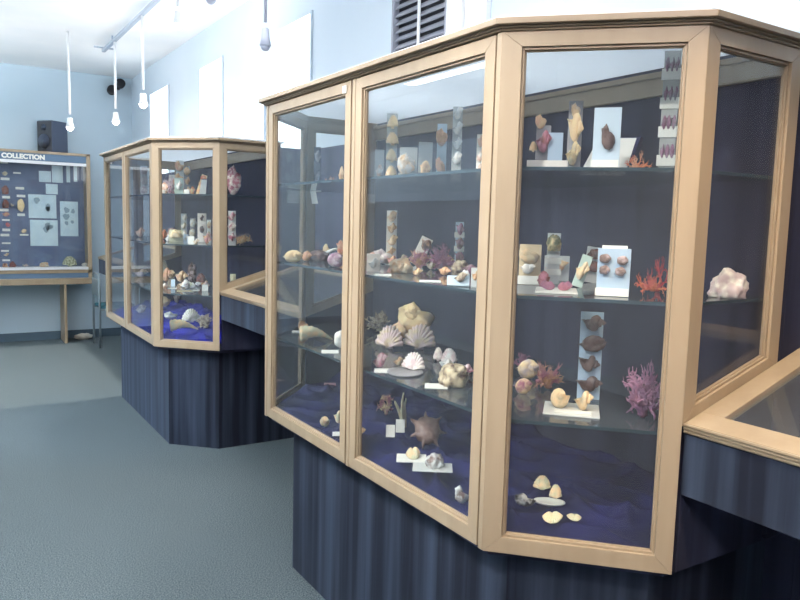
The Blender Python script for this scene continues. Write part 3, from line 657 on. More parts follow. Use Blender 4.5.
ITEMS = [
('plaque', 'small clear plaque just left of the tallest clear strip on the top shelf', 'plaque', 'A1', 1.78, 2.986, -0.54, 0.047, 0.011, 0.19, {'bc': 'glassy', 'sh': [(0, 0.45, 0.8, 0.4, 'conch', 'white', 'tan')], 'name': 'specimen_plaque'}),
('strip', 'tall clear strip bearing four pale yellow shells, on the top shelf behind the wide door', 'shell strip', 'A1', 1.62, 2.619, -0.55, 0.055, 0.022, 0.3, {'bc': 'glassy', 'n': 4, 'sk': 'scallop', 'sc': ('cream', 'butter')}),
('plaque', 'clear plaque with a white ruffled shell and white label at its foot, top shelf', 'plaque', 'A1', 1.5, 2.304, -0.58, 0.071, 0.017, 0.13, {'bc': 'glassy', 'sh': [(-0.1, 0.5, 0.95, 0.62, 'conchspike', 'white', 'cream')], 'lab': 0.25}),
('plaque', 'clear plaque with a low beige shell, left of the bluish strip, top shelf', 'plaque', 'A1', 1.6, 2.338, -0.6, 0.058, 0.014, 0.16, {'bc': 'glassy', 'sh': [(0, 0.35, 0.8, 0.4, 'conch', 'cream', 'tan')]}),
('strip', 'bluish strip with an orange shell at its top, between plaque and leaning white strip', 'shell strip', 'A1', 1.65, 2.302, -0.62, 0.046, 0.019, 0.23, {'bc': 'ice', 'n': 2, 'sk': 'conchspike', 'sc': ('peach', 'tan')}),
('strip', 'leaning strip of four white shells with a white foot label, top shelf', 'shell strip', 'A1', 1.58, 2.112, -0.64, 0.043, 0.017, 0.27, {'bc': 'glassy', 'n': 4, 'sk': 'conch', 'sc': ('white', 'mist'), 'lean': 0.1, 'lab': 0.13}),
('strip', 'shell strip half hidden behind the corner post on the top shelf', 'shell strip', 'A1', 1.6, 2.0, -0.67, 0.035, 0.014, 0.16, {'bc': 'white', 'n': 3, 'sk': 'conch', 'sc': ('peach', 'white')}),
('strip', 'dark strip standing at the far left of the top shelf by the inner post', 'shell strip', 'A1', 1.56, 3.201, -0.45, 0.039, 0.015, 0.2, {'bc': 'slate', 'n': 2, 'sk': 'conch', 'sc': ('slate', 'grey')}),
('branch', 'small orange coral sprig on the top shelf behind the narrow door', 'coral', 'A1', 1.5, 2.935, -0.47, 0.058, 0.049, 0.05, {'col': ('orange', 'peach'), 'flat': 1}),
('conch', 'small pale shell beside the orange sprig on the top shelf', 'shell', 'A1', 1.45, 2.745, -0.49, 0.025, 0.021, 0.08, {'col': ('cream', 'tan')}),
('steps', 'white stepped riser carrying stacked shells and a bluish plaque, left end of chamfer top shelf', 'riser', 'A1', 1.4, 1.462, -0.76, 0.108, 0.108, 0.15, {}),
('strip', 'grey strip of two stacked pale cones topped by a spired shell on the top shelf', 'shell strip', 'A1', 1.52, 1.483, -0.8, 0.048, 0.019, 0.2, {'bc': 'grey', 'n': 3, 'sk': 'cone', 'sc': ('cream', 'butter'), 'spec': 'cones'}),
('easelcard', 'large white card leaning on a dark navy stand behind the clear plaque, top shelf', 'card', 'A1', 1.64, 1.467, -0.84, 0.156, 0.125, 0.11, {}),
('plaque', 'clear blue plaque with a dark brown spiny shell in front of the white card', 'plaque', 'A1', 1.48, 1.33, -0.84, 0.073, 0.018, 0.16, {'bc': 'ice', 'sh': [(0.05, 0.52, 0.5, 0.42, 'conchspike', 'brown', 'greybrown')], 'lab': 0.16}),
('branch', 'orange branching coral lying at the right end of the top shelf', 'coral', 'A1', 1.62, 1.34, -0.88, 0.074, 0.062, 0.06, {'col': ('orange', 'peach'), 'flat': 1}),
('strip', 'very tall strip of purple-tinged shells and white labels reaching the cabinet ceiling', 'shell strip', 'A1', 1.66, 1.28, -0.91, 0.051, 0.02, 0.32, {'bc': 'glassy', 'n': 4, 'sk': 'trio', 'sc': ('mauve', 'grey'), 'labs': 1}),
('conch', 'pale yellow pointed shell at the far left end of the second shelf', 'shell', 'A2', 1.261, 2.807, -0.42, 0.087, 0.073, 0.054, {'col': ('butter', 'cream')}),
('conch', 'orange tan shell beside the pale yellow one on the second shelf', 'shell', 'A2', 1.35, 2.868, -0.44, 0.052, 0.044, 0.048, {'col': ('tan', 'peach')}),
('rock', 'dark brown lumpy shell in front of the inner post on the second shelf', 'shell', 'A2', 1.417, 2.877, -0.46, 0.096, 0.08, 0.052, {'col': ('brown', 'greybrown')}),
('tusk', 'white curved tusk shell leaning over the mauve shell on the second shelf', 'shell', 'A2', 1.453, 2.869, -0.47, 0.088, 0.074, 0.061, {'col': ('white', 'mist')}),
('conch', 'round cream shell perched behind the tusk shell on the second shelf', 'shell', 'A2', 1.592, 3.155, -0.47, 0.034, 0.028, 0.068, {'col': ('butter', 'cream')}),
('conch', 'orange peach shell next to the centre post on the second shelf', 'shell', 'A2', 1.666, 3.151, -0.49, 0.039, 0.033, 0.088, {'col': ('peach', 'orange')}),
('conch', 'large mauve whelk at the centre post on the second shelf', 'shell', 'A2', 1.308, 2.497, -0.48, 0.077, 0.065, 0.058, {'col': ('mauve', 'pinkgrey')}),
('strip', 'leaning white strip with four tan shells at the left of the second shelf', 'shell strip', 'A2', 1.72, 2.764, -0.56, 0.058, 0.023, 0.234, {'bc': 'white', 'n': 4, 'sk': 'conch', 'sc': ('tan', 'cream'), 'lean': 0.12}),
('strip', 'slanted white strip with one peach shell and a dark shell at its foot', 'shell strip', 'A2', 1.72, 2.57, -0.59, 0.064, 0.026, 0.128, {'bc': 'white', 'n': 2, 'sk': 'conch', 'sc': ('peach', 'brown'), 'roll': 0.42}),
('strip', 'grey-white strip with three mauve shells at the right of the wide door, second shelf', 'shell strip', 'A2', 1.8, 2.368, -0.65, 0.041, 0.016, 0.188, {'bc': 'ice', 'n': 3, 'sk': 'conch', 'sc': ('mauve', 'greybrown'), 'labs': 1}),
('branch', 'big purple pink branching coral at the middle of the second shelf', 'coral', 'A2', 1.66, 2.297, -0.63, 0.125, 0.105, 0.106, {'col': ('mauve', 'rose')}),
('branch', 'reddish brown coral in front of the big purple coral', 'coral', 'A2', 1.6, 2.353, -0.6, 0.094, 0.079, 0.079, {'col': ('rose', 'tan')}),
('conch', 'peach shell at the left edge of the wide door on the second shelf', 'shell', 'A2', 1.5, 2.566, -0.53, 0.053, 0.045, 0.057, {'col': ('peach', 'rose')}),
('plaque', 'white plaque with a pale shell by the left edge of the wide door', 'plaque', 'A2', 1.326, 2.251, -0.53, 0.051, 0.012, 0.065, {'bc': 'white', 'sh': [(0, 0.5, 0.8, 0.6, 'conch', 'white', 'mist')]}),
('conchspike', 'pinkish white knobbed shell behind the speckled plaque', 'shell', 'A2', 1.608, 2.639, -0.55, 0.093, 0.078, 0.068, {'col': ('pinkgrey', 'white')}),
('rock', 'speckled beige shell cluster on a pale block near the front of the second shelf', 'shell', 'A2', 1.407, 2.189, -0.57, 0.089, 0.075, 0.057, {'col': ('sand', 'tan')}),
('conch', 'small rose shell between the beige cluster and the reddish coral', 'shell', 'A2', 1.6, 2.563, -0.56, 0.05, 0.042, 0.042, {'col': ('rose', 'tan')}),
('scallop', 'peach ruffled bivalve open on the second shelf', 'shell', 'A2', 1.728, 2.361, -0.63, 0.08, 0.067, 0.052, {'col': ('peach', 'butter')}),
('conch', 'orange tan whelk beside the clear plaque on the second shelf', 'shell', 'A2', 1.487, 2.037, -0.63, 0.048, 0.041, 0.031, {'col': ('peach', 'tan')}),
('conch', 'tan turban shell in front of the reddish coral', 'shell', 'A2', 1.623, 2.311, -0.61, 0.047, 0.039, 0.035, {'col': ('sand', 'greybrown')}),
('rock', 'brown rough shell on the right of the second shelf behind the wide door', 'shell', 'A2', 1.68, 2.198, -0.65, 0.068, 0.057, 0.045, {'col': ('greybrown', 'sand')}),
('conch', 'purple brown shell at the right edge behind the strip, second shelf', 'shell', 'A2', 1.6, 2.044, -0.66, 0.064, 0.054, 0.039, {'col': ('mauve', 'greybrown')}),
('scallop', 'small bluish white shell by the corner post on the second shelf', 'shell', 'A2', 1.5, 1.931, -0.66, 0.027, 0.023, 0.027, {'col': ('white', 'ice')}),
('card', 'white label card at the left front of the second shelf', 'label card', 'A2', 1.277, 2.101, -0.55, 0.057, 0.07, 0.013, {}),
('card', 'white label card lying in the middle front of the second shelf', 'label card', 'A2', 1.287, 1.836, -0.61, 0.067, 0.07, 0.018, {}),
('plaque', 'tilted clear plaque with a grey shell near the corner on the second shelf', 'plaque', 'A2', 1.264, 1.661, -0.65, 0.069, 0.017, 0.035, {'bc': 'ice', 'sh': [(0.1, 0.75, 0.6, 0.8, 'conch', 'greybrown', 'sand')], 'lean': 0.5}),
('plaque', 'pale plaque cut off by the corner post on the second shelf', 'plaque', 'A2', 1.29, 1.616, -0.67, 0.026, 0.01, 0.057, {'bc': 'mist', 'sh': [(0, 0.6, 0.8, 0.5, 'conch', 'sand', 'tan')]}),
('plaque', 'cream plaque with a hollow conch and white label at the left of the chamfer', 'plaque', 'A2', 1.53, 1.652, -0.75, 0.07, 0.017, 0.123, {'bc': 'sand', 'sh': [(-0.05, 0.72, 0.9, 0.45, 'conchspike', 'sand', 'cream'), (-0.1, 0.42, 0.7, 0.3, 'conch', 'white', 'mist')], 'lab': 0.22}),
('strip', 'strip of a mossy green shell above two white labels on the second shelf', 'shell strip', 'A2', 1.62, 1.645, -0.78, 0.05, 0.02, 0.159, {'bc': 'mist', 'n': 1, 'sk': 'rock', 'sc': ('moss', 'butter'), 'labs': 2, 'top': 1}),
('plaque', 'clear plaque of white and pink shells under the mossy strip', 'plaque', 'A2', 1.739, 1.748, -0.78, 0.087, 0.021, 0.083, {'bc': 'mist', 'sh': [(0, 0.6, 0.9, 0.5, 'conch', 'cream', 'peach'), (-0.1, 0.3, 0.6, 0.3, 'conch', 'white', 'cream')]}),
('conch', 'reddish brown shell between the cream plaque and the clear one', 'shell', 'A2', 1.5, 1.559, -0.77, 0.038, 0.032, 0.05, {'col': ('rust', 'rose')}),
('basecard', 'cream base card with two dusty pink scallops at the chamfer front', 'specimen card', 'A2', 1.453, 1.458, -0.78, 0.113, 0.16, 0.046, {'n': 2, 'sk': 'scallop', 'sc': ('rose', 'mauve')}),
('strip', 'slanted mint strip with a cream shell beside the pink scallop card', 'shell strip', 'A2', 1.603, 1.527, -0.81, 0.039, 0.015, 0.101, {'bc': 'mint', 'n': 1, 'sk': 'conch', 'sc': ('cream', 'sand'), 'roll': 0.3}),
('strip', 'slanted strip of two dark red brown shells behind the four-urchin card', 'shell strip', 'A2', 1.795, 1.655, -0.83, 0.059, 0.023, 0.117, {'bc': 'mist', 'n': 2, 'sk': 'rock', 'sc': ('rust', 'brown'), 'roll': 0.12, 'lab': 0.22}),
('plaque', 'pale blue card with four brown sea urchins on a cream foot', 'specimen card', 'A2', 1.497, 1.297, -0.86, 0.089, 0.021, 0.126, {'bc': 'sky', 'sh': [(-0.25, 0.79, 0.34, 0.2, 'urchin', 'greybrown', 'pinkgrey'), (0.24, 0.76, 0.32, 0.2, 'urchin', 'greybrown', 'pinkgrey'), (-0.25, 0.55, 0.31, 0.2, 'urchin', 'greybrown', 'pinkgrey'), (0.2, 0.53, 0.31, 0.2, 'urchin', 'greybrown', 'pinkgrey')], 'lab': 0.17, 'name': 'urchin_card', 'back': 1}),
('branch', 'orange pink coral on the shelf beside the four-urchin card', 'coral', 'A2', 1.629, 1.277, -0.91, 0.091, 0.076, 0.064, {'col': ('orange', 'coralred'), 'flat': 1}),
('fan', 'red sea fan standing behind the orange coral', 'coral', 'A2', 1.75, 1.349, -0.91, 0.069, 0.021, 0.104, {'col': ('red', 'coralred')}),
('rock', 'large crumpled white oyster in the end pane of the second shelf', 'shell', 'A2', 1.8, 1.164, -1.0, 0.103, 0.086, 0.081, {'col': ('pinkgrey', 'white')}),
('basecard', 'white tray card with a tan spired shell at the far left of the third shelf', 'specimen card', 'A3', 1.391, 2.988, -0.44, 0.091, 0.045, 0.064, {'n': 1, 'sk': 'conch', 'sc': ('tan', 'peach')}),
('longshell', 'long pale green shell lying along the third shelf behind the narrow door', 'shell', 'A3', 1.337, 2.732, -0.46, 0.141, 0.118, 0.071, {'col': ('sage', 'cream')}),
('urchin', 'white sea urchin with a dark hole beside the centre post', 'sea urchin', 'A3', 1.356, 2.551, -0.49, 0.048, 0.04, 0.072, {'col': ('white', 'mist')}),
('card', 'white label card in front of the white urchin', 'label card', 'A3', 1.28, 2.491, -0.47, 0.066, 0.071, 0.015, {}),
('branch', 'grey white coral clump at the back left of the third shelf', 'coral', 'A3', 1.711, 2.857, -0.54, 0.128, 0.108, 0.101, {'col': ('sand', 'greybrown')}),
('conch', 'cream conch on the left of the big stacked conches', 'shell', 'A3', 1.62, 2.509, -0.57, 0.134, 0.112, 0.113, {'lift': 0.03, 'col': ('cream', 'peach')}),
('conchspike', 'largest cream conch with a knobbed crown, top of the pile', 'shell', 'A3', 1.66, 2.457, -0.59, 0.153, 0.129, 0.141, {'lift': 0.05, 'col': ('cream', 'butter')}),
('scallop', 'grey pink ruffled conch lip facing out at the foot of the pile', 'shell', 'A3', 1.633, 2.392, -0.6, 0.135, 0.114, 0.107, {'up': 1, 'col': ('pinkgrey', 'sand')}),
('scallop', 'pinkish scalloped shell to the left of the conch pile', 'shell', 'A3', 1.529, 2.455, -0.56, 0.116, 0.097, 0.096, {'up': 1, 'col': ('pinkgrey', 'sand')}),
('conch', 'pink round snail shell at the front left of the third shelf', 'shell', 'A3', 1.298, 2.147, -0.54, 0.059, 0.05, 0.056, {'col': ('rose', 'pinkgrey')}),
('conch', 'small tan shell between the pink snail and the white fan', 'shell', 'A3', 1.382, 2.155, -0.57, 0.036, 0.03, 0.032, {'col': ('sand', 'tan')}),
('scallop', 'white fan shell standing on a grey plate', 'shell', 'A3', 1.375, 2.047, -0.59, 0.082, 0.069, 0.065, {'up': 1, 'col': ('white', 'pinkgrey')}),
('card', 'white label card by the pink snail shell', 'label card', 'A3', 1.281, 2.092, -0.55, 0.061, 0.07, 0.017, {}),
('plate', 'grey plate under the white fan shell', 'plate', 'A3', 1.331, 2.03, -0.58, 0.125, 0.16, 0.033, {}),
('scallop', 'round pinkish grey clam at the right of the third shelf', 'shell', 'A3', 1.557, 2.084, -0.64, 0.061, 0.052, 0.061, {'up': 1, 'col': ('pinkgrey', 'mist')}),
('scallop', 'small upright bivalve just left of the pinkish clam', 'shell', 'A3', 1.558, 2.155, -0.63, 0.037, 0.031, 0.052, {'up': 1, 'col': ('pinkgrey', 'white')}),
('conch', 'white pointed shell just in front of the pinkish clam', 'shell', 'A3', 1.503, 2.028, -0.64, 0.053, 0.044, 0.035, {'col': ('white', 'mist')}),
('conch', 'pale pink shell at the right edge of the wide door', 'shell', 'A3', 1.5, 1.909, -0.67, 0.051, 0.043, 0.041, {'col': ('rose', 'pinkgrey')}),
('rock', 'grey rough shell at the corner of the third shelf by the post', 'shell', 'A3', 1.42, 1.81, -0.67, 0.045, 0.038, 0.039, {'col': ('greybrown', 'mist')}),
('rock', 'large rough brown geode-like shell at the front of the third shelf', 'shell', 'A3', 1.361, 1.797, -0.65, 0.099, 0.084, 0.075, {'col': ('sand', 'brown')}),
('card', 'white label card in front of the rough brown shell', 'label card', 'A3', 1.308, 1.815, -0.62, 0.071, 0.07, 0.019, {}),
('card', 'small white label card behind the rough brown shell', 'label card', 'A3', 1.537, 1.969, -0.66, 0.038, 0.07, 0.014, {}),
('branch', 'purple coral at the back by the corner post on the third shelf', 'coral', 'A3', 1.7, 1.856, -0.74, 0.063, 0.053, 0.076, {'col': ('mauve', 'rose')}),
('conch', 'long cream whelk on a clear plate at the chamfer left', 'shell', 'A3', 1.653, 1.774, -0.75, 0.086, 0.072, 0.069, {'col': ('cream', 'pinkgrey')}),
('conch', 'pinkish conch below the long cream whelk', 'shell', 'A3', 1.487, 1.614, -0.74, 0.06, 0.051, 0.051, {'col': ('cream', 'rose')}),
('branch', 'purple brown knobbly coral behind the cream whelk', 'coral', 'A3', 1.6, 1.618, -0.78, 0.094, 0.079, 0.094, {'col': ('rose', 'tan')}),
('strip', 'tall bluish strip with four dark brown shells on the third shelf', 'shell strip', 'A3', 1.62, 1.473, -0.83, 0.081, 0.032, 0.262, {'bc': 'sky', 'n': 4, 'sk': 'conch', 'sc': ('brown', 'greybrown')}),
('basecard', 'clear plate with two white shells and a label strip at the chamfer front', 'specimen card', 'A3', 1.478, 1.402, -0.81, 0.151, 0.143, 0.076, {'n': 2, 'sk': 'conch', 'sc': ('cream', 'sand'), 'lab': 1}),
('branch', 'large purple branching coral by the right post on the third shelf', 'coral', 'A3', 1.596, 1.258, -0.9, 0.112, 0.094, 0.162, {'col': ('mauve', 'plum')}),
('conch', 'small pale round shell on the blue cloth behind the narrow door', 'shell', 'A0', 1.28, 2.525, -0.47, 0.044, 0.037, 0.044, {'col': ('sage', 'cream')}),
('conch', 'cream shell next to the centre post on the blue cloth', 'shell', 'A0', 1.312, 2.475, -0.49, 0.039, 0.033, 0.055, {'col': ('cream', 'sage')}),
('card', 'tiny white card by the centre post on the blue cloth', 'label card', 'A0', 1.263, 2.397, -0.48, 0.027, 0.053, 0.015, {}),
('card', 'red and white label at the back of the cloth behind the narrow door', 'label card', 'A0', 1.63, 3.167, -0.48, 0.059, 0.068, 0.015, {'cc': 'rose'}),
('conch', 'tan shell by the centre post in the wide door', 'shell', 'A0', 1.354, 2.357, -0.52, 0.031, 0.026, 0.034, {'col': ('butter', 'tan')}),
('branch', 'pink and yellow coral sprig on the blue cloth', 'coral', 'A0', 1.523, 2.463, -0.55, 0.073, 0.061, 0.089, {'col': ('rose', 'butter')}),
('branch', 'tall tan finger coral on the blue cloth', 'coral', 'A0', 1.511, 2.33, -0.58, 0.051, 0.043, 0.148, {'col': ('sand', 'sage'), 'fingers': 1}),
('standcard', 'white card propped at the foot of the tan finger coral', 'label card', 'A0', 1.451, 2.236, -0.58, 0.034, 0.01, 0.045, {}),
('standcard', 'cream card propped left of and below the finger coral', 'label card', 'A0', 1.353, 2.149, -0.56, 0.032, 0.01, 0.04, {}),
('spider', 'brown spiny helmet shell resting on the blue cloth', 'shell', 'A0', 1.44, 2.034, -0.62, 0.132, 0.111, 0.111, {'col': ('greybrown', 'brown')}),
('basecard', 'white card with a folded white shell at the door front', 'specimen card', 'A0', 1.295, 1.923, -0.59, 0.098, 0.079, 0.059, {'n': 1, 'sk': 'scallop', 'sc': ('sage', 'cream')}),
('basecard', 'grey card with a white knobbly coral at the door front', 'specimen card', 'A0', 1.308, 1.82, -0.62, 0.126, 0.081, 0.063, {'n': 1, 'sk': 'rock', 'sc': ('mist', 'greybrown')}),
('conchspike', 'speckled white murex by the corner post on the blue cloth', 'shell', 'A0', 1.264, 1.607, -0.67, 0.046, 0.039, 0.058, {'col': ('mist', 'greybrown')}),
('conchspike', 'black and white murex at the left of the chamfer cloth', 'shell', 'A0', 1.391, 1.477, -0.76, 0.062, 0.052, 0.045, {'col': ('charcoal', 'mist')}),
('scallop', 'white clam leaning on the murex, chamfer cloth', 'shell', 'A0', 1.471, 1.495, -0.78, 0.052, 0.044, 0.041, {'up': 1, 'col': ('sage', 'cream')}),
('scallop', 'smaller egg-shaped white clam right of the leaning clam', 'shell', 'A0', 1.481, 1.449, -0.8, 0.037, 0.031, 0.043, {'up': 1, 'col': ('cream', 'sage')}),
('plate', 'clear plate under the two white clams', 'plate', 'A0', 1.447, 1.438, -0.79, 0.09, 0.053, 0.02, {}),
('scallop', 'flat cream valve lying in front of the two clams', 'shell', 'A0', 1.384, 1.361, -0.79, 0.056, 0.047, 0.022, {'col': ('sage', 'cream')}),
('scallop', 'flattest small valve to the right on the cloth', 'shell', 'A0', 1.442, 1.337, -0.82, 0.041, 0.034, 0.014, {'col': ('sage', 'sand')}),
('branch', 'pale pink coral at the left of the top shelf, far cabinet', 'coral', 'B1', 1.5, 5.595, -0.26, 0.106, 0.089, 0.16, {'col': ('pinkgrey', 'rose')}),
('strip', 'tallest shell strip, peach and white, behind the pale green plaque of the far cabinet', 'shell strip', 'B1', 1.78, 6.323, -0.27, 0.086, 0.034, 0.33, {'bc': 'mist', 'n': 3, 'sk': 'conchspike', 'sc': ('peach', 'cream')}),
('plaque', 'pale green plaque at the top shelf middle, far cabinet', 'plaque', 'B1', 1.55, 5.532, -0.27, 0.068, 0.016, 0.14, {'bc': 'mint', 'sh': [(0, 0.6, 0.8, 0.5, 'conch', 'white', 'mist')]}),
('strip', 'grey strip of cream shells just right of the pale green plaque, far cabinet', 'shell strip', 'B1', 1.7, 5.841, -0.28, 0.056, 0.022, 0.25, {'bc': 'grey', 'n': 3, 'sk': 'conch', 'sc': ('cream', 'peach')}),
('strip', 'slanted strip of orange shells on the far cabinet top shelf', 'shell strip', 'B1', 1.6, 5.225, -0.3, 0.05, 0.02, 0.16, {'bc': 'butter', 'n': 3, 'sk': 'conch', 'sc': ('orange', 'butter'), 'roll': 0.3}),
('easelcard', 'white card leaning on a dark stand, far cabinet top shelf', 'card', 'B1', 1.56, 4.981, -0.3, 0.055, 0.044, 0.11, {}),
('card', 'white label card at the far cabinet top shelf front', 'label card', 'B1', 1.4, 4.822, -0.28, 0.033, 0.01, 0.03, {'cc': 'white', 'up': 1}),
('conchspike', 'red and white shell stack in the end pane, far cabinet top shelf', 'shell', 'B1', 1.72, 4.81, -0.34, 0.095, 0.08, 0.21, {'col': ('rose', 'white')}),
('strip', 'strip of white shells behind the wide door, far cabinet top shelf', 'shell strip', 'B1', 1.5, 6.409, -0.23, 0.068, 0.027, 0.27, {'bc': 'mist', 'n': 3, 'sk': 'conch', 'sc': ('pinkgrey', 'white')}),
('conch', 'orange shell at the left of the second shelf, far cabinet', 'shell', 'B2', 1.5, 5.808, -0.25, 0.071, 0.059, 0.079, {'col': ('orange', 'peach')}),
('plaque', 'cream plaque with a shell cluster, far cabinet second shelf', 'plaque', 'B2', 1.45, 5.26, -0.27, 0.101, 0.024, 0.086, {'bc': 'sage', 'sh': [(0, 0.7, 0.9, 0.7, 'rock', 'sand', 'butter')]}),
('strip', 'pale strip of three shells in the middle, far cabinet second shelf', 'shell strip', 'B2', 1.65, 5.758, -0.28, 0.055, 0.022, 0.206, {'bc': 'mist', 'n': 3, 'sk': 'conch', 'sc': ('white', 'sand')}),
('strip', 'grey strip topped by a small urchin, far cabinet second shelf', 'shell strip', 'B2', 1.7, 5.685, -0.29, 0.055, 0.022, 0.173, {'bc': 'grey', 'n': 2, 'sk': 'urchin', 'sc': ('sand', 'mist')}),
('standcard', 'small white standing card at the front, far cabinet second shelf', 'label card', 'B2', 1.42, 4.794, -0.29, 0.04, 0.01, 0.053, {}),
('plaque', 'white card bearing two dark specimens, far cabinet second shelf', 'specimen card', 'B2', 1.6, 5.136, -0.3, 0.064, 0.015, 0.208, {'bc': 'white', 'sh': [(0, 0.85, 0.5, 0.2, 'conch', 'brown', 'greybrown'), (0, 0.45, 0.5, 0.25, 'urchin', 'greybrown', 'grey')]}),
('conch', 'tan shell at the right corner, far cabinet second shelf', 'shell', 'B2', 1.55, 4.865, -0.31, 0.061, 0.051, 0.068, {'col': ('tan', 'rose')}),
('strip', 'strip of rose and white shells in the end pane, far cabinet second shelf', 'shell strip', 'B2', 1.66, 4.679, -0.34, 0.06, 0.024, 0.227, {'bc': 'mist', 'n': 3, 'sk': 'conch', 'sc': ('rose', 'white')}),
('branch', 'tan spiky coral in the end pane, far cabinet second shelf', 'coral', 'B2', 1.75, 4.715, -0.36, 0.136, 0.114, 0.081, {'col': ('tan', 'sand'), 'flat': 1}),
('conch', 'peach shell behind the wide door, far cabinet second shelf', 'shell', 'B2', 1.45, 6.356, -0.22, 0.085, 0.071, 0.085, {'col': ('peach', 'sand')}),
('conch', 'peach conch at the left, far cabinet third shelf', 'shell', 'B3', 1.5, 5.731, -0.26, 0.086, 0.072, 0.117, {'col': ('peach', 'tan')}),
('conch', 'tan arched whelk in the middle, far cabinet third shelf', 'shell', 'B3', 1.6, 5.671, -0.27, 0.109, 0.092, 0.094, {'col': ('tan', 'cream')}),
('scallop', 'white bivalve beside the tan whelk, far cabinet third shelf', 'shell', 'B3', 1.5, 5.19, -0.28, 0.057, 0.048, 0.065, {'up': 1, 'col': ('white', 'mist')}),
('rock', 'dark red brown specimen standing tall, far cabinet third shelf', 'shell', 'B3', 1.7, 5.717, -0.29, 0.071, 0.06, 0.159, {'col': ('brown', 'pinkgrey')}),
('rock', 'low reddish brown specimen at the right, far cabinet third shelf', 'shell', 'B3', 1.7, 5.484, -0.3, 0.077, 0.064, 0.084, {'col': ('rust', 'brown')}),
('conch', 'tan shell by the right post, far cabinet third shelf', 'shell', 'B3', 1.6, 5.069, -0.31, 0.064, 0.054, 0.064, {'col': ('tan', 'pinkgrey')}),
('standcard', 'white standing card at the right front, far cabinet third shelf', 'label card', 'B3', 1.566, 4.962, -0.31, 0.042, 0.01, 0.042, {}),
('card', 'white label card at the left front, far cabinet third shelf', 'label card', 'B3', 1.402, 5.197, -0.26, 0.064, 0.07, 0.021, {}),
('card', 'yellowish label card along the front middle, far cabinet third shelf', 'label card', 'B3', 1.431, 5.0, -0.28, 0.096, 0.07, 0.021, {'cc': 'butter'}),
('conch', 'small white shell at the front middle, far cabinet third shelf', 'shell', 'B3', 1.506, 5.313, -0.28, 0.051, 0.043, 0.037, {'col': ('white', 'cream')}),
('conch', 'white shell lying right of centre, far cabinet third shelf', 'shell', 'B3', 1.638, 5.359, -0.3, 0.052, 0.044, 0.03, {'col': ('white', 'mist')}),
('standcard', 'bluish standing card at the left, far cabinet third shelf', 'label card', 'B3', 1.45, 5.347, -0.26, 0.029, 0.01, 0.051, {'cc': 'ice'}),
('strip', 'pale strip in the end pane, far cabinet third shelf', 'shell strip', 'B3', 1.68, 4.715, -0.34, 0.047, 0.019, 0.135, {'bc': 'sage', 'n': 2, 'sk': 'conch', 'sc': ('sand', 'sage')}),
('conch', 'pale shells cluster behind the wide door, far cabinet third shelf', 'shell', 'B3', 1.42, 6.207, -0.22, 0.116, 0.098, 0.075, {'col': ('pinkgrey', 'sand')}),
('conch', 'round yellow cream shell at the left on the ultramarine cloth', 'shell', 'B0', 1.64, 6.306, -0.25, 0.103, 0.086, 0.094, {'col': ('butter', 'cream')}),
('conch', 'brown whelk standing at the back on the ultramarine cloth', 'shell', 'B0', 1.748, 6.327, -0.27, 0.07, 0.058, 0.113, {'col': ('greybrown', 'brown')}),
('conchspike', 'grey white shell at left below the yellow one, ultramarine cloth', 'shell', 'B0', 1.507, 5.621, -0.26, 0.1, 0.084, 0.069, {'col': ('mist', 'sage')}),
('scallop', 'big white clam in the middle of the ultramarine cloth', 'shell', 'B0', 1.588, 5.372, -0.29, 0.134, 0.112, 0.104, {'up': 1, 'col': ('white', 'sage')}),
('longshell', 'long pale bony shell in front of the big white clam', 'shell', 'B0', 1.404, 4.912, -0.28, 0.189, 0.159, 0.088, {'col': ('butter', 'sage')}),
('branch', 'grey coral clump at the right on the ultramarine cloth', 'coral', 'B0', 1.557, 4.958, -0.3, 0.118, 0.099, 0.111, {'col': ('sand', 'greybrown')}),
('conch', 'grey shell seen through the wide door of the far cabinet floor', 'shell', 'B0', 1.38, 6.046, -0.22, 0.089, 0.075, 0.073, {'col': ('greybrown', 'mist')}),
('conch', 'cream shell in the second row left, far cabinet third shelf', 'shell', 'B3', 1.62, 6.033, -0.26, 0.074, 0.062, 0.074, {'col': ('cream', 'tan')}),
('rock', 'pale lump at the back left, far cabinet third shelf', 'shell', 'B3', 1.7, 6.593, -0.25, 0.072, 0.06, 0.126, {'col': ('sand', 'mist')}),
('scallop', 'pale bivalve in the front row right of centre, far cabinet third shelf', 'shell', 'B3', 1.546, 5.225, -0.29, 0.065, 0.055, 0.043, {'col': ('mist', 'sage')}),
('conch', 'tan shell in the front row at the left edge, far cabinet third shelf', 'shell', 'B3', 1.347, 5.202, -0.25, 0.057, 0.047, 0.042, {'col': ('tan', 'white')}),
('card', 'white label card at the right front, far cabinet third shelf', 'label card', 'B3', 1.517, 5.01, -0.29, 0.049, 0.07, 0.021, {}),
('conch', 'grey shell near the back centre, far cabinet third shelf', 'shell', 'B3', 1.5, 5.166, -0.28, 0.05, 0.042, 0.05, {'col': ('mist', 'greybrown')}),
('conch', 'white shell at the front left, far cabinet second shelf', 'shell', 'B2', 1.42, 5.361, -0.26, 0.051, 0.043, 0.051, {'col': ('white', 'mist')}),
('rock', 'rosy lump behind the cream plaque, far cabinet second shelf', 'shell', 'B2', 1.7, 6.29, -0.26, 0.077, 0.065, 0.086, {'col': ('rose', 'sand')}),
('conch', 'pale shell right of the standing card, far cabinet second shelf', 'shell', 'B2', 1.45, 4.783, -0.29, 0.046, 0.039, 0.04, {'col': ('cream', 'white')}),
('plaque', 'small bluish plaque at the middle front, far cabinet second shelf', 'plaque', 'B2', 1.44, 4.978, -0.28, 0.034, 0.01, 0.062, {'bc': 'ice', 'sh': [(0, 0.6, 0.8, 0.5, 'conch', 'white', 'mist')]}),
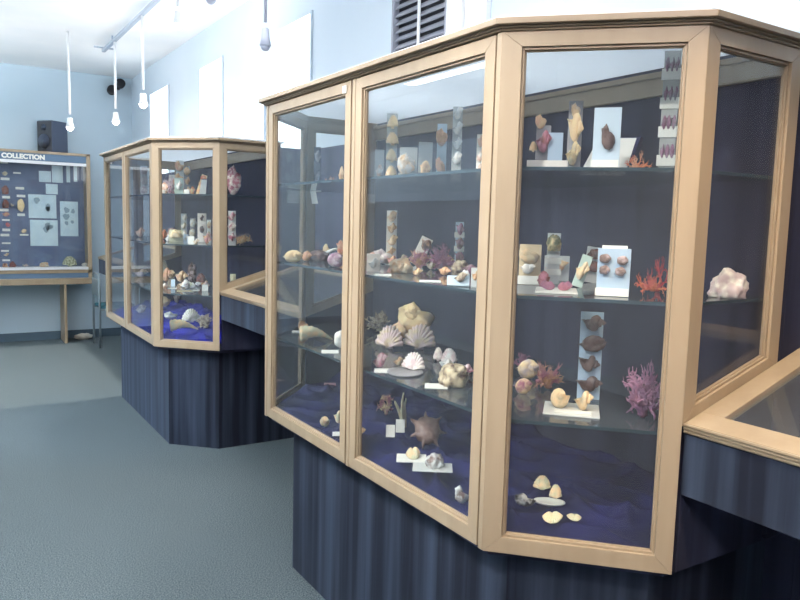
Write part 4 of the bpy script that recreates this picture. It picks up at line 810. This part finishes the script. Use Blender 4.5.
('strip', 'pale strip right of the dark specimen card, far cabinet second shelf', 'shell strip', 'B2', 1.7, 5.288, -0.31, 0.037, 0.015, 0.163, {'bc': 'mist', 'n': 2, 'sk': 'conch', 'sc': ('rose', 'sand')}),
('conch', 'peach shell at the left front, far cabinet top shelf', 'shell', 'B1', 1.42, 5.459, -0.25, 0.059, 0.049, 0.1, {'col': ('peach', 'white')}),
('plaque', 'white plaque at the back left, far cabinet top shelf', 'plaque', 'B1', 1.75, 6.431, -0.27, 0.07, 0.017, 0.21, {'bc': 'white', 'sh': [(0, 0.6, 0.8, 0.5, 'conch', 'peach', 'tan')]}),
('conch', 'orange shell beside the slanted strip, far cabinet top shelf', 'shell', 'B1', 1.5, 5.035, -0.29, 0.041, 0.035, 0.06, {'col': ('orange', 'butter')}),
('conch', 'white shell in the second row left of the rose shell, second shelf', 'shell', 'A2', 1.62, 2.702, -0.54, 0.052, 0.044, 0.039, {'col': ('white', 'pinkgrey')}),
('conch', 'rosy shell at the back between strip and slanted strip, second shelf', 'shell', 'A2', 1.74, 2.704, -0.57, 0.049, 0.041, 0.04, {'col': ('rose', 'sand')}),
('rock', 'pinkish lump in front of the grey-white mauve strip, second shelf', 'shell', 'A2', 1.7, 2.279, -0.64, 0.051, 0.043, 0.039, {'col': ('pinkgrey', 'rust')}),
('conch', 'pale tan shell in the front row next to the speckled cluster, second shelf', 'shell', 'A2', 1.387, 2.057, -0.59, 0.041, 0.034, 0.027, {'col': ('cream', 'tan')}),
]
for idx, (kind, label, cat, zone, x, y, yaw, w, d, h, o) in enumerate(ITEMS):
    rnd = random.Random(idx*7+3)
    cab, s = zone
    z = {'1':1.70,'2':1.37,'3':1.04}.get(s)
    if z is None:
        yn, yf, seed = CABS[cab]; r = max(.02, w*.45)
        z = max(cloth_height(y+dy, x+dx, yn, yf, seed) for dx in (-r,-r/2,0,r/2,r) for dy in (-r,-r/2,0,r/2,r))
    z += .0006
    col = o.get('col', ('cream','tan')); tilt = (0,0); name = o.get('name')
    if kind == 'plaque':
        ob = plaque(name or 'specimen_plaque', rnd, w, h, o['bc'], o.get('sh',()), o.get('lab',0), o.get('lean',0), 0, o.get('back',0))
        tilt = (-o.get('lean',0), 0)
    elif kind == 'strip':
        n = o['n']; sk = o['sk']; c1, c2 = o['sc']; sh = []; labs = o.get('labs',0); l0 = o.get('lab',0)
        if o.get('top'): sh = [(0,.82,1.1,.34,'rock',c1,c2)]
        elif o.get('spec') == 'cones': sh = [(0,.86,.62,.22,'conchspike','cream','white'),(0,.62,1.15,.4,'conch',c1,c2),(-.05,.27,1.05,.34,'conch','butter','sand')]
        elif sk == 'trio':
            for k in range(n):
                for q in (-1,0,1): sh.append((q*.28, .18+.235*k, .3, .12, 'conch', c1, c2))
        else:
            lo = l0+.08; st = (1-lo)/n
            for k in range(n): sh.append((rnd.uniform(-.08,.08), lo+st*(k+.5), rnd.uniform(.95,1.2), min(st*.85, 1.5*w/h), sk, c1 if k % 2 == 0 else c2, c2 if k % 2 == 0 else c1))
        ob = plaque('shell_strip', rnd, w*.86, h, o['bc'], sh, l0, o.get('lean',0), o.get('roll',0))
        if labs:
            for k in range(labs if o.get('top') else n):
                v0 = (.06+.235*k if sk == 'trio' else (.4-.22*k if o.get('top') else .06+k/n*.9)); hh = .09 if sk == 'trio' else .12
                link('label', bx(-w*.5, w*.5, -.005, -.0006, v0*h, (v0+hh)*h), M['paper'], ob)
        tilt = (-o.get('lean',0), o.get('roll',0))
    elif kind == 'steps':
        bm = bmesh.new(); box(bm, -w/2, w/2, -.02, .03, 0, h*.17); ob = link('stepped_riser', bm, boardmat('white'), None, bevel=.001)
        link('panel', bx(.0*w, w*.36, -.012, -.004, h*.172, h*.66), boardmat('sky'), ob)
        link('block', bx(-w*.30, w*.06, .0, .012, h*.172, h*.80), boardmat('grey'), ob, bevel=.002)
        mounted(ob, 'conch', rnd, -w*.12, h*.50, w*.42, h*.4, ('rose','rust'), 0)
        mounted(ob, 'conchspike', rnd, -w*.2, h*.86, w*.28, h*.26, ('cream','peach'), .004)
        mounted(ob, 'scallop', rnd, -w*.36, h*.42, w*.2, h*.2, ('cream','sand'), .0)
    elif kind == 'easelcard':
        ob = empty('propped_card'); a = .5
        bm = bmesh.new(); hexa(bm, [(-w*.5,0,0),(w*.32,0,0),(w*.5,.03,h),(-w*.18,.03,h)], [(-w*.5,.003,0),(w*.32,.003,0),(w*.5,.033,h),(-w*.18,.033,h)]); link('card', bm, M['paper'], ob)
        bm = bmesh.new(); hexa(bm, [(w*.32,.0032,0),(w*.36,.0032,0),(w*.58,.034,h*1.04),(-w*.2,.034,h*1.04),(-w*.2,.034,h*1.0),(w*.5,.034,h)][:4], [(w*.32,.05,0),(w*.44,.05,0),(w*.64,.08,h*1.04),(-w*.2,.08,h*1.04)]); link('stand', bm, M['clothnavy'], ob)
    elif kind == 'card' and not o.get('up'):
        bm = bx(-w/2, w/2, -d/2, d/2, 0, .0015); ob = link('label_card', bm, M['paper'] if not o.get('cc') else boardmat(o['cc']))
    elif kind in ('standcard',) or (kind == 'card' and o.get('up')):
        bm = bmesh.new(); hexa(bm, [(-w/2,-.004,0),(w/2,-.004,0),(w/2,h*.35,h),(-w/2,h*.35,h)], [(-w/2,-.002,0),(w/2,-.002,0),(w/2,h*.35+.002,h),(-w/2,h*.35+.002,h)])
        box(bm, -w*.3, w*.3, h*.28, h*.30, 0, h*.8); ob = link('propped_label', bm, M['paper'] if not o.get('cc') else boardmat(o['cc']))
    elif kind == 'plate':
        bm = bmesh.new(); lathe(bm, [(.01,0),(w*.46,0),(w*.5,.004),(w*.49,.006),(w*.4,.003),(.01,.003)], 24); bmesh.ops.scale(bm, verts=bm.verts, vec=(1,max(.4,d/w),1)); ob = link('display_plate', bm, boardmat('grey' if 'grey' in label else 'mist'), None, True)
    elif kind == 'basecard':
        bm = bx(-w/2, w/2, -d/2, d/2, 0, .004); ob = link('specimen_card', bm, boardmat('mist') if 'grey' in label or 'clear' in label else M['paper'], None, bevel=.0008)
        n = o['n']; 
        for k in range(n):
            sw = w*(.36 if n > 1 else .5); u = (k-(n-1)/2)*w*.42 if n > 1 else .05*w
            m_, rot, nm = specimen_mesh(o['sk'], rnd, 0); finish(m_, sw, min(d*.8, sw), h*.78 if o['sk'] != 'scallop' else h*.55, rot)
            for q in m_.verts: q.co += Vector((u, .0, .0035))
            link(nm, m_, [shellmat(*o['sc']), shellmat(o['sc'][1], o['sc'][1])], ob, True)
        if o.get('lab'): link('label', bx(-w*.3, w*.35, -d*.48, -d*.25, .0045, .010), M['paper'], ob)
    else:
        ob = free_specimen(kind, rnd, w, h, col, o.get('up',0), None, name, **{k: o[k] for k in ('flat','fingers') if k in o})
    z += o.get('lift', 0)
    ob.location = (x, y, z)
    ob.rotation_euler = Euler((tilt[0], tilt[1], yaw), 'XYZ')
    gk = {'shell':'loose shells', 'coral':'corals', 'shell strip':'shell strips', 'plaque':'specimen plaques', 'label card':'label cards', 'specimen card':'specimen cards'}.get(cat, cat+'s')
    tag(ob, label, cat, '%s on the %s of the %s' % (gk, SHELF[s], GROUPS[cab]))

wallshell('urchin', 0.85, 1.56, 0.076, 0.152, ('butter', 'cream'), 'white oval shell in the second column of the wall case', random.Random(657))
wallshell('conch', 0.87, 1.31, 0.064, 0.051, ('sand', 'cream'), 'small pale shell low in the second column of the wall case', random.Random(723))
wallshell('conch', 0.69, 1.97, 0.064, 0.051, ('sage', 'sand'), 'pale shell at the top of the left column', random.Random(533))
wallshell('rock', 0.69, 1.76, 0.076, 0.102, ('rust', 'greybrown'), 'red brown shell near the top of the left column', random.Random(587))
wallshell('rock', 0.69, 1.6, 0.076, 0.102, ('rust', 'brown'), 'second red brown shell down the left column', random.Random(630))
wallshell('conch', 0.69, 1.5, 0.089, 0.051, ('rose', 'tan'), 'rosy shell in the middle of the left column', random.Random(657))
wallshell('conch', 0.71, 1.38, 0.051, 0.051, ('coralred', 'rose'), 'small red shell in the left column', random.Random(689))
wallshell('conch', 0.68, 1.04, 0.064, 0.038, ('tan', 'sand'), 'small tan shell near the foot of the left column', random.Random(774))
wallshell('conchspike', 0.76, 1.62, 0.038, 0.038, ('sand', 'grey'), 'tiny grey shell beside the red brown ones', random.Random(630))
o = free_specimen('rock', random.Random(13), 0.081, 0.069, ('rust', 'brown'), 0); o.location = (0.74, 9.545, .9156); tag(o, 'dark red lump on the wall case ledge', 'shell', 'shells on the wall case ledge')
o = free_specimen('rock', random.Random(5), 0.058, 0.046, ('tan', 'rust'), 0); o.location = (0.66, 9.545, .9156); tag(o, 'tan lump at the left end of the wall case ledge', 'shell', 'shells on the wall case ledge')
o = free_specimen('conch', random.Random(25), 0.069, 0.035, ('pinkgrey', 'sand'), 0); o.location = (0.87, 9.545, .9156); tag(o, 'low pale shell on the wall case ledge', 'shell', 'shells on the wall case ledge')
o = free_specimen('rock', random.Random(44), 0.104, 0.058, ('sand', 'tan'), 0); o.location = (1.07, 9.545, .9156); tag(o, 'beige mound in the middle of the wall case ledge', 'shell', 'shells on the wall case ledge')
o = free_specimen('scallop', random.Random(70), 0.162, 0.127, ('sage', 'moss'), 1); o.location = (1.35, 9.545, .9156); tag(o, 'large greenish fan shell on the wall case ledge', 'shell', 'shells on the wall case ledge')
o = free_specimen('conch', random.Random(85), 0.081, 0.046, ('mist', 'white'), 0); o.location = (1.52, 9.545, .9156); tag(o, 'pale shell at the right end of the wall case ledge', 'shell', 'shells on the wall case ledge')
# ------------------------------------------------------------------ daylight, added lamps and camera
w = bpy.data.worlds.new('sky'); sc.world = w; w.use_nodes = True
bg = w.node_tree.nodes['Background']; bg.inputs[0].default_value = (.58,.80,1.0,1); bg.inputs[1].default_value = 1.7
def portal(loc, rot, sx, sy):
    l = bpy.data.lights.new('daylight_portal', 'AREA'); l.shape = 'RECTANGLE'; l.size = sx; l.size_y = sy; l.cycles.is_portal = True
    o = bpy.data.objects.new('daylight_portal', l); COL.objects.link(o); o.location = loc; o.rotation_euler = rot
portal((XL-.02, (LY0+LY1)/2, (LZ0+LZ1)/2), (0, -PI/2, 0), LZ1-LZ0, LY1-LY0)
sun = bpy.data.lights.new('sun', 'SUN'); sun.energy = 7; sun.angle = R_(.8); sun.color = (1,.90,.76)
so = bpy.data.objects.new('sun', sun); COL.objects.link(so)
e = math.atan(LZ1/(1.42-XL+.15)); so.rotation_euler = Vector((math.cos(e), 0, -math.sin(e))).to_track_quat('-Z', 'Y').to_euler()
def spot(loc, target, energy, color, size, blend=.6, soft=.06):
    l = bpy.data.lights.new('track_spot', 'SPOT'); l.energy = energy; l.color = color; l.spot_size = R_(size); l.spot_blend = blend; l.shadow_soft_size = soft
    o = bpy.data.objects.new('track_spot', l); COL.objects.link(o); o.location = loc
    o.rotation_euler = (Vector(target)-Vector(loc)).to_track_quat('-Z', 'Y').to_euler()
def area(loc, rot, sx, sy, energy, color=(1,.97,.94)):
    l = bpy.data.lights.new('strip_light', 'AREA'); l.shape = 'RECTANGLE'; l.size = sx; l.size_y = sy; l.energy = energy; l.color = color
    o = bpy.data.objects.new('strip_light', l); COL.objects.link(o); o.location = loc; o.rotation_euler = rot
area((-1.1, 3.2, 2.8), (PI, 0, 0), .25, 4.5, 250, (.94,.97,1))  # added uplight without a fixture, brightens the ceiling
area((-1.1, 8.2, 2.8), (PI, 0, 0), .25, 2.0, 190, (.9,.96,1))  # added uplight for the far part of the ceiling
area((.9, 2.2, 2.9), (PI, 0, 0), .2, 3.0, 90)  # added uplight, bounces more light toward the near cabinet
area((-1.1, 3.2, 2.75), (0, 0, 0), .12, 4.5, 30)  # added downlight, front fill for the cabinets
area((-.3, -1.2, 3.0), (R_(25), 0, 0), .6, .6, 46, (1,.82,.80))  # added fill from behind the camera for the angled cabinet face
spot((.9, .2, 3.15), (1.75, .75, 1.1), 210, (1,.74,.47), 46)
for y in (1.35, 2.2, 3.0, 4.85, 5.7, 6.5):  # added spots, brighten the cabinet interiors through the frosted tops
    spot((1.5, y, 3.17), (1.6, y, 2.0), 75, (1,.94,.88), 75)
for y0, y1 in ((.5, 1.4), (1.6, 1.9), (2.6, 2.5), (4.2, 5.0), (5.4, 5.8)):  # added spots from the aisle side, light the shelves through the doors
    spot((-.7, y0, 2.9), (1.6, y1, 1.25), 205, (1,.93,.87), 36)
spot((-2.6, 5.6, 2.9), (1.2, 5.7, .35), 520, (.5,.74,1), 34, .7)  # added bluish spot, lifts the front of the far plinth

cam = bpy.data.cameras.new('camera'); cam.sensor_width = 36; cam.lens = 723.146/800*36; cam.clip_start = .02
co = bpy.data.objects.new('camera', cam); COL.objects.link(co); sc.camera = co
Rv, Uv, Fv = Vector([0.842791, -0.537619, 0.025875]), Vector([0.03561, 0.103662, 0.993975]), Vector([0.537062, 0.836791, -0.10651])
co.matrix_world = Matrix(((Rv.x,Uv.x,-Fv.x,0),(Rv.y,Uv.y,-Fv.y,0),(Rv.z,Uv.z,-Fv.z,1.55),(0,0,0,1)))
sc.view_settings.view_transform = 'Standard'; sc.view_settings.look = 'None'; sc.view_settings.gamma = 1; sc.view_settings.use_curve_mapping = False
sc.view_settings.exposure = 0.0
cy = sc.cycles; cy.use_denoising = True; cy.max_bounces = 10; cy.diffuse_bounces = 5; cy.transparent_max_bounces = 24; cy.caustics_reflective = False; cy.sample_clamp_indirect = 6
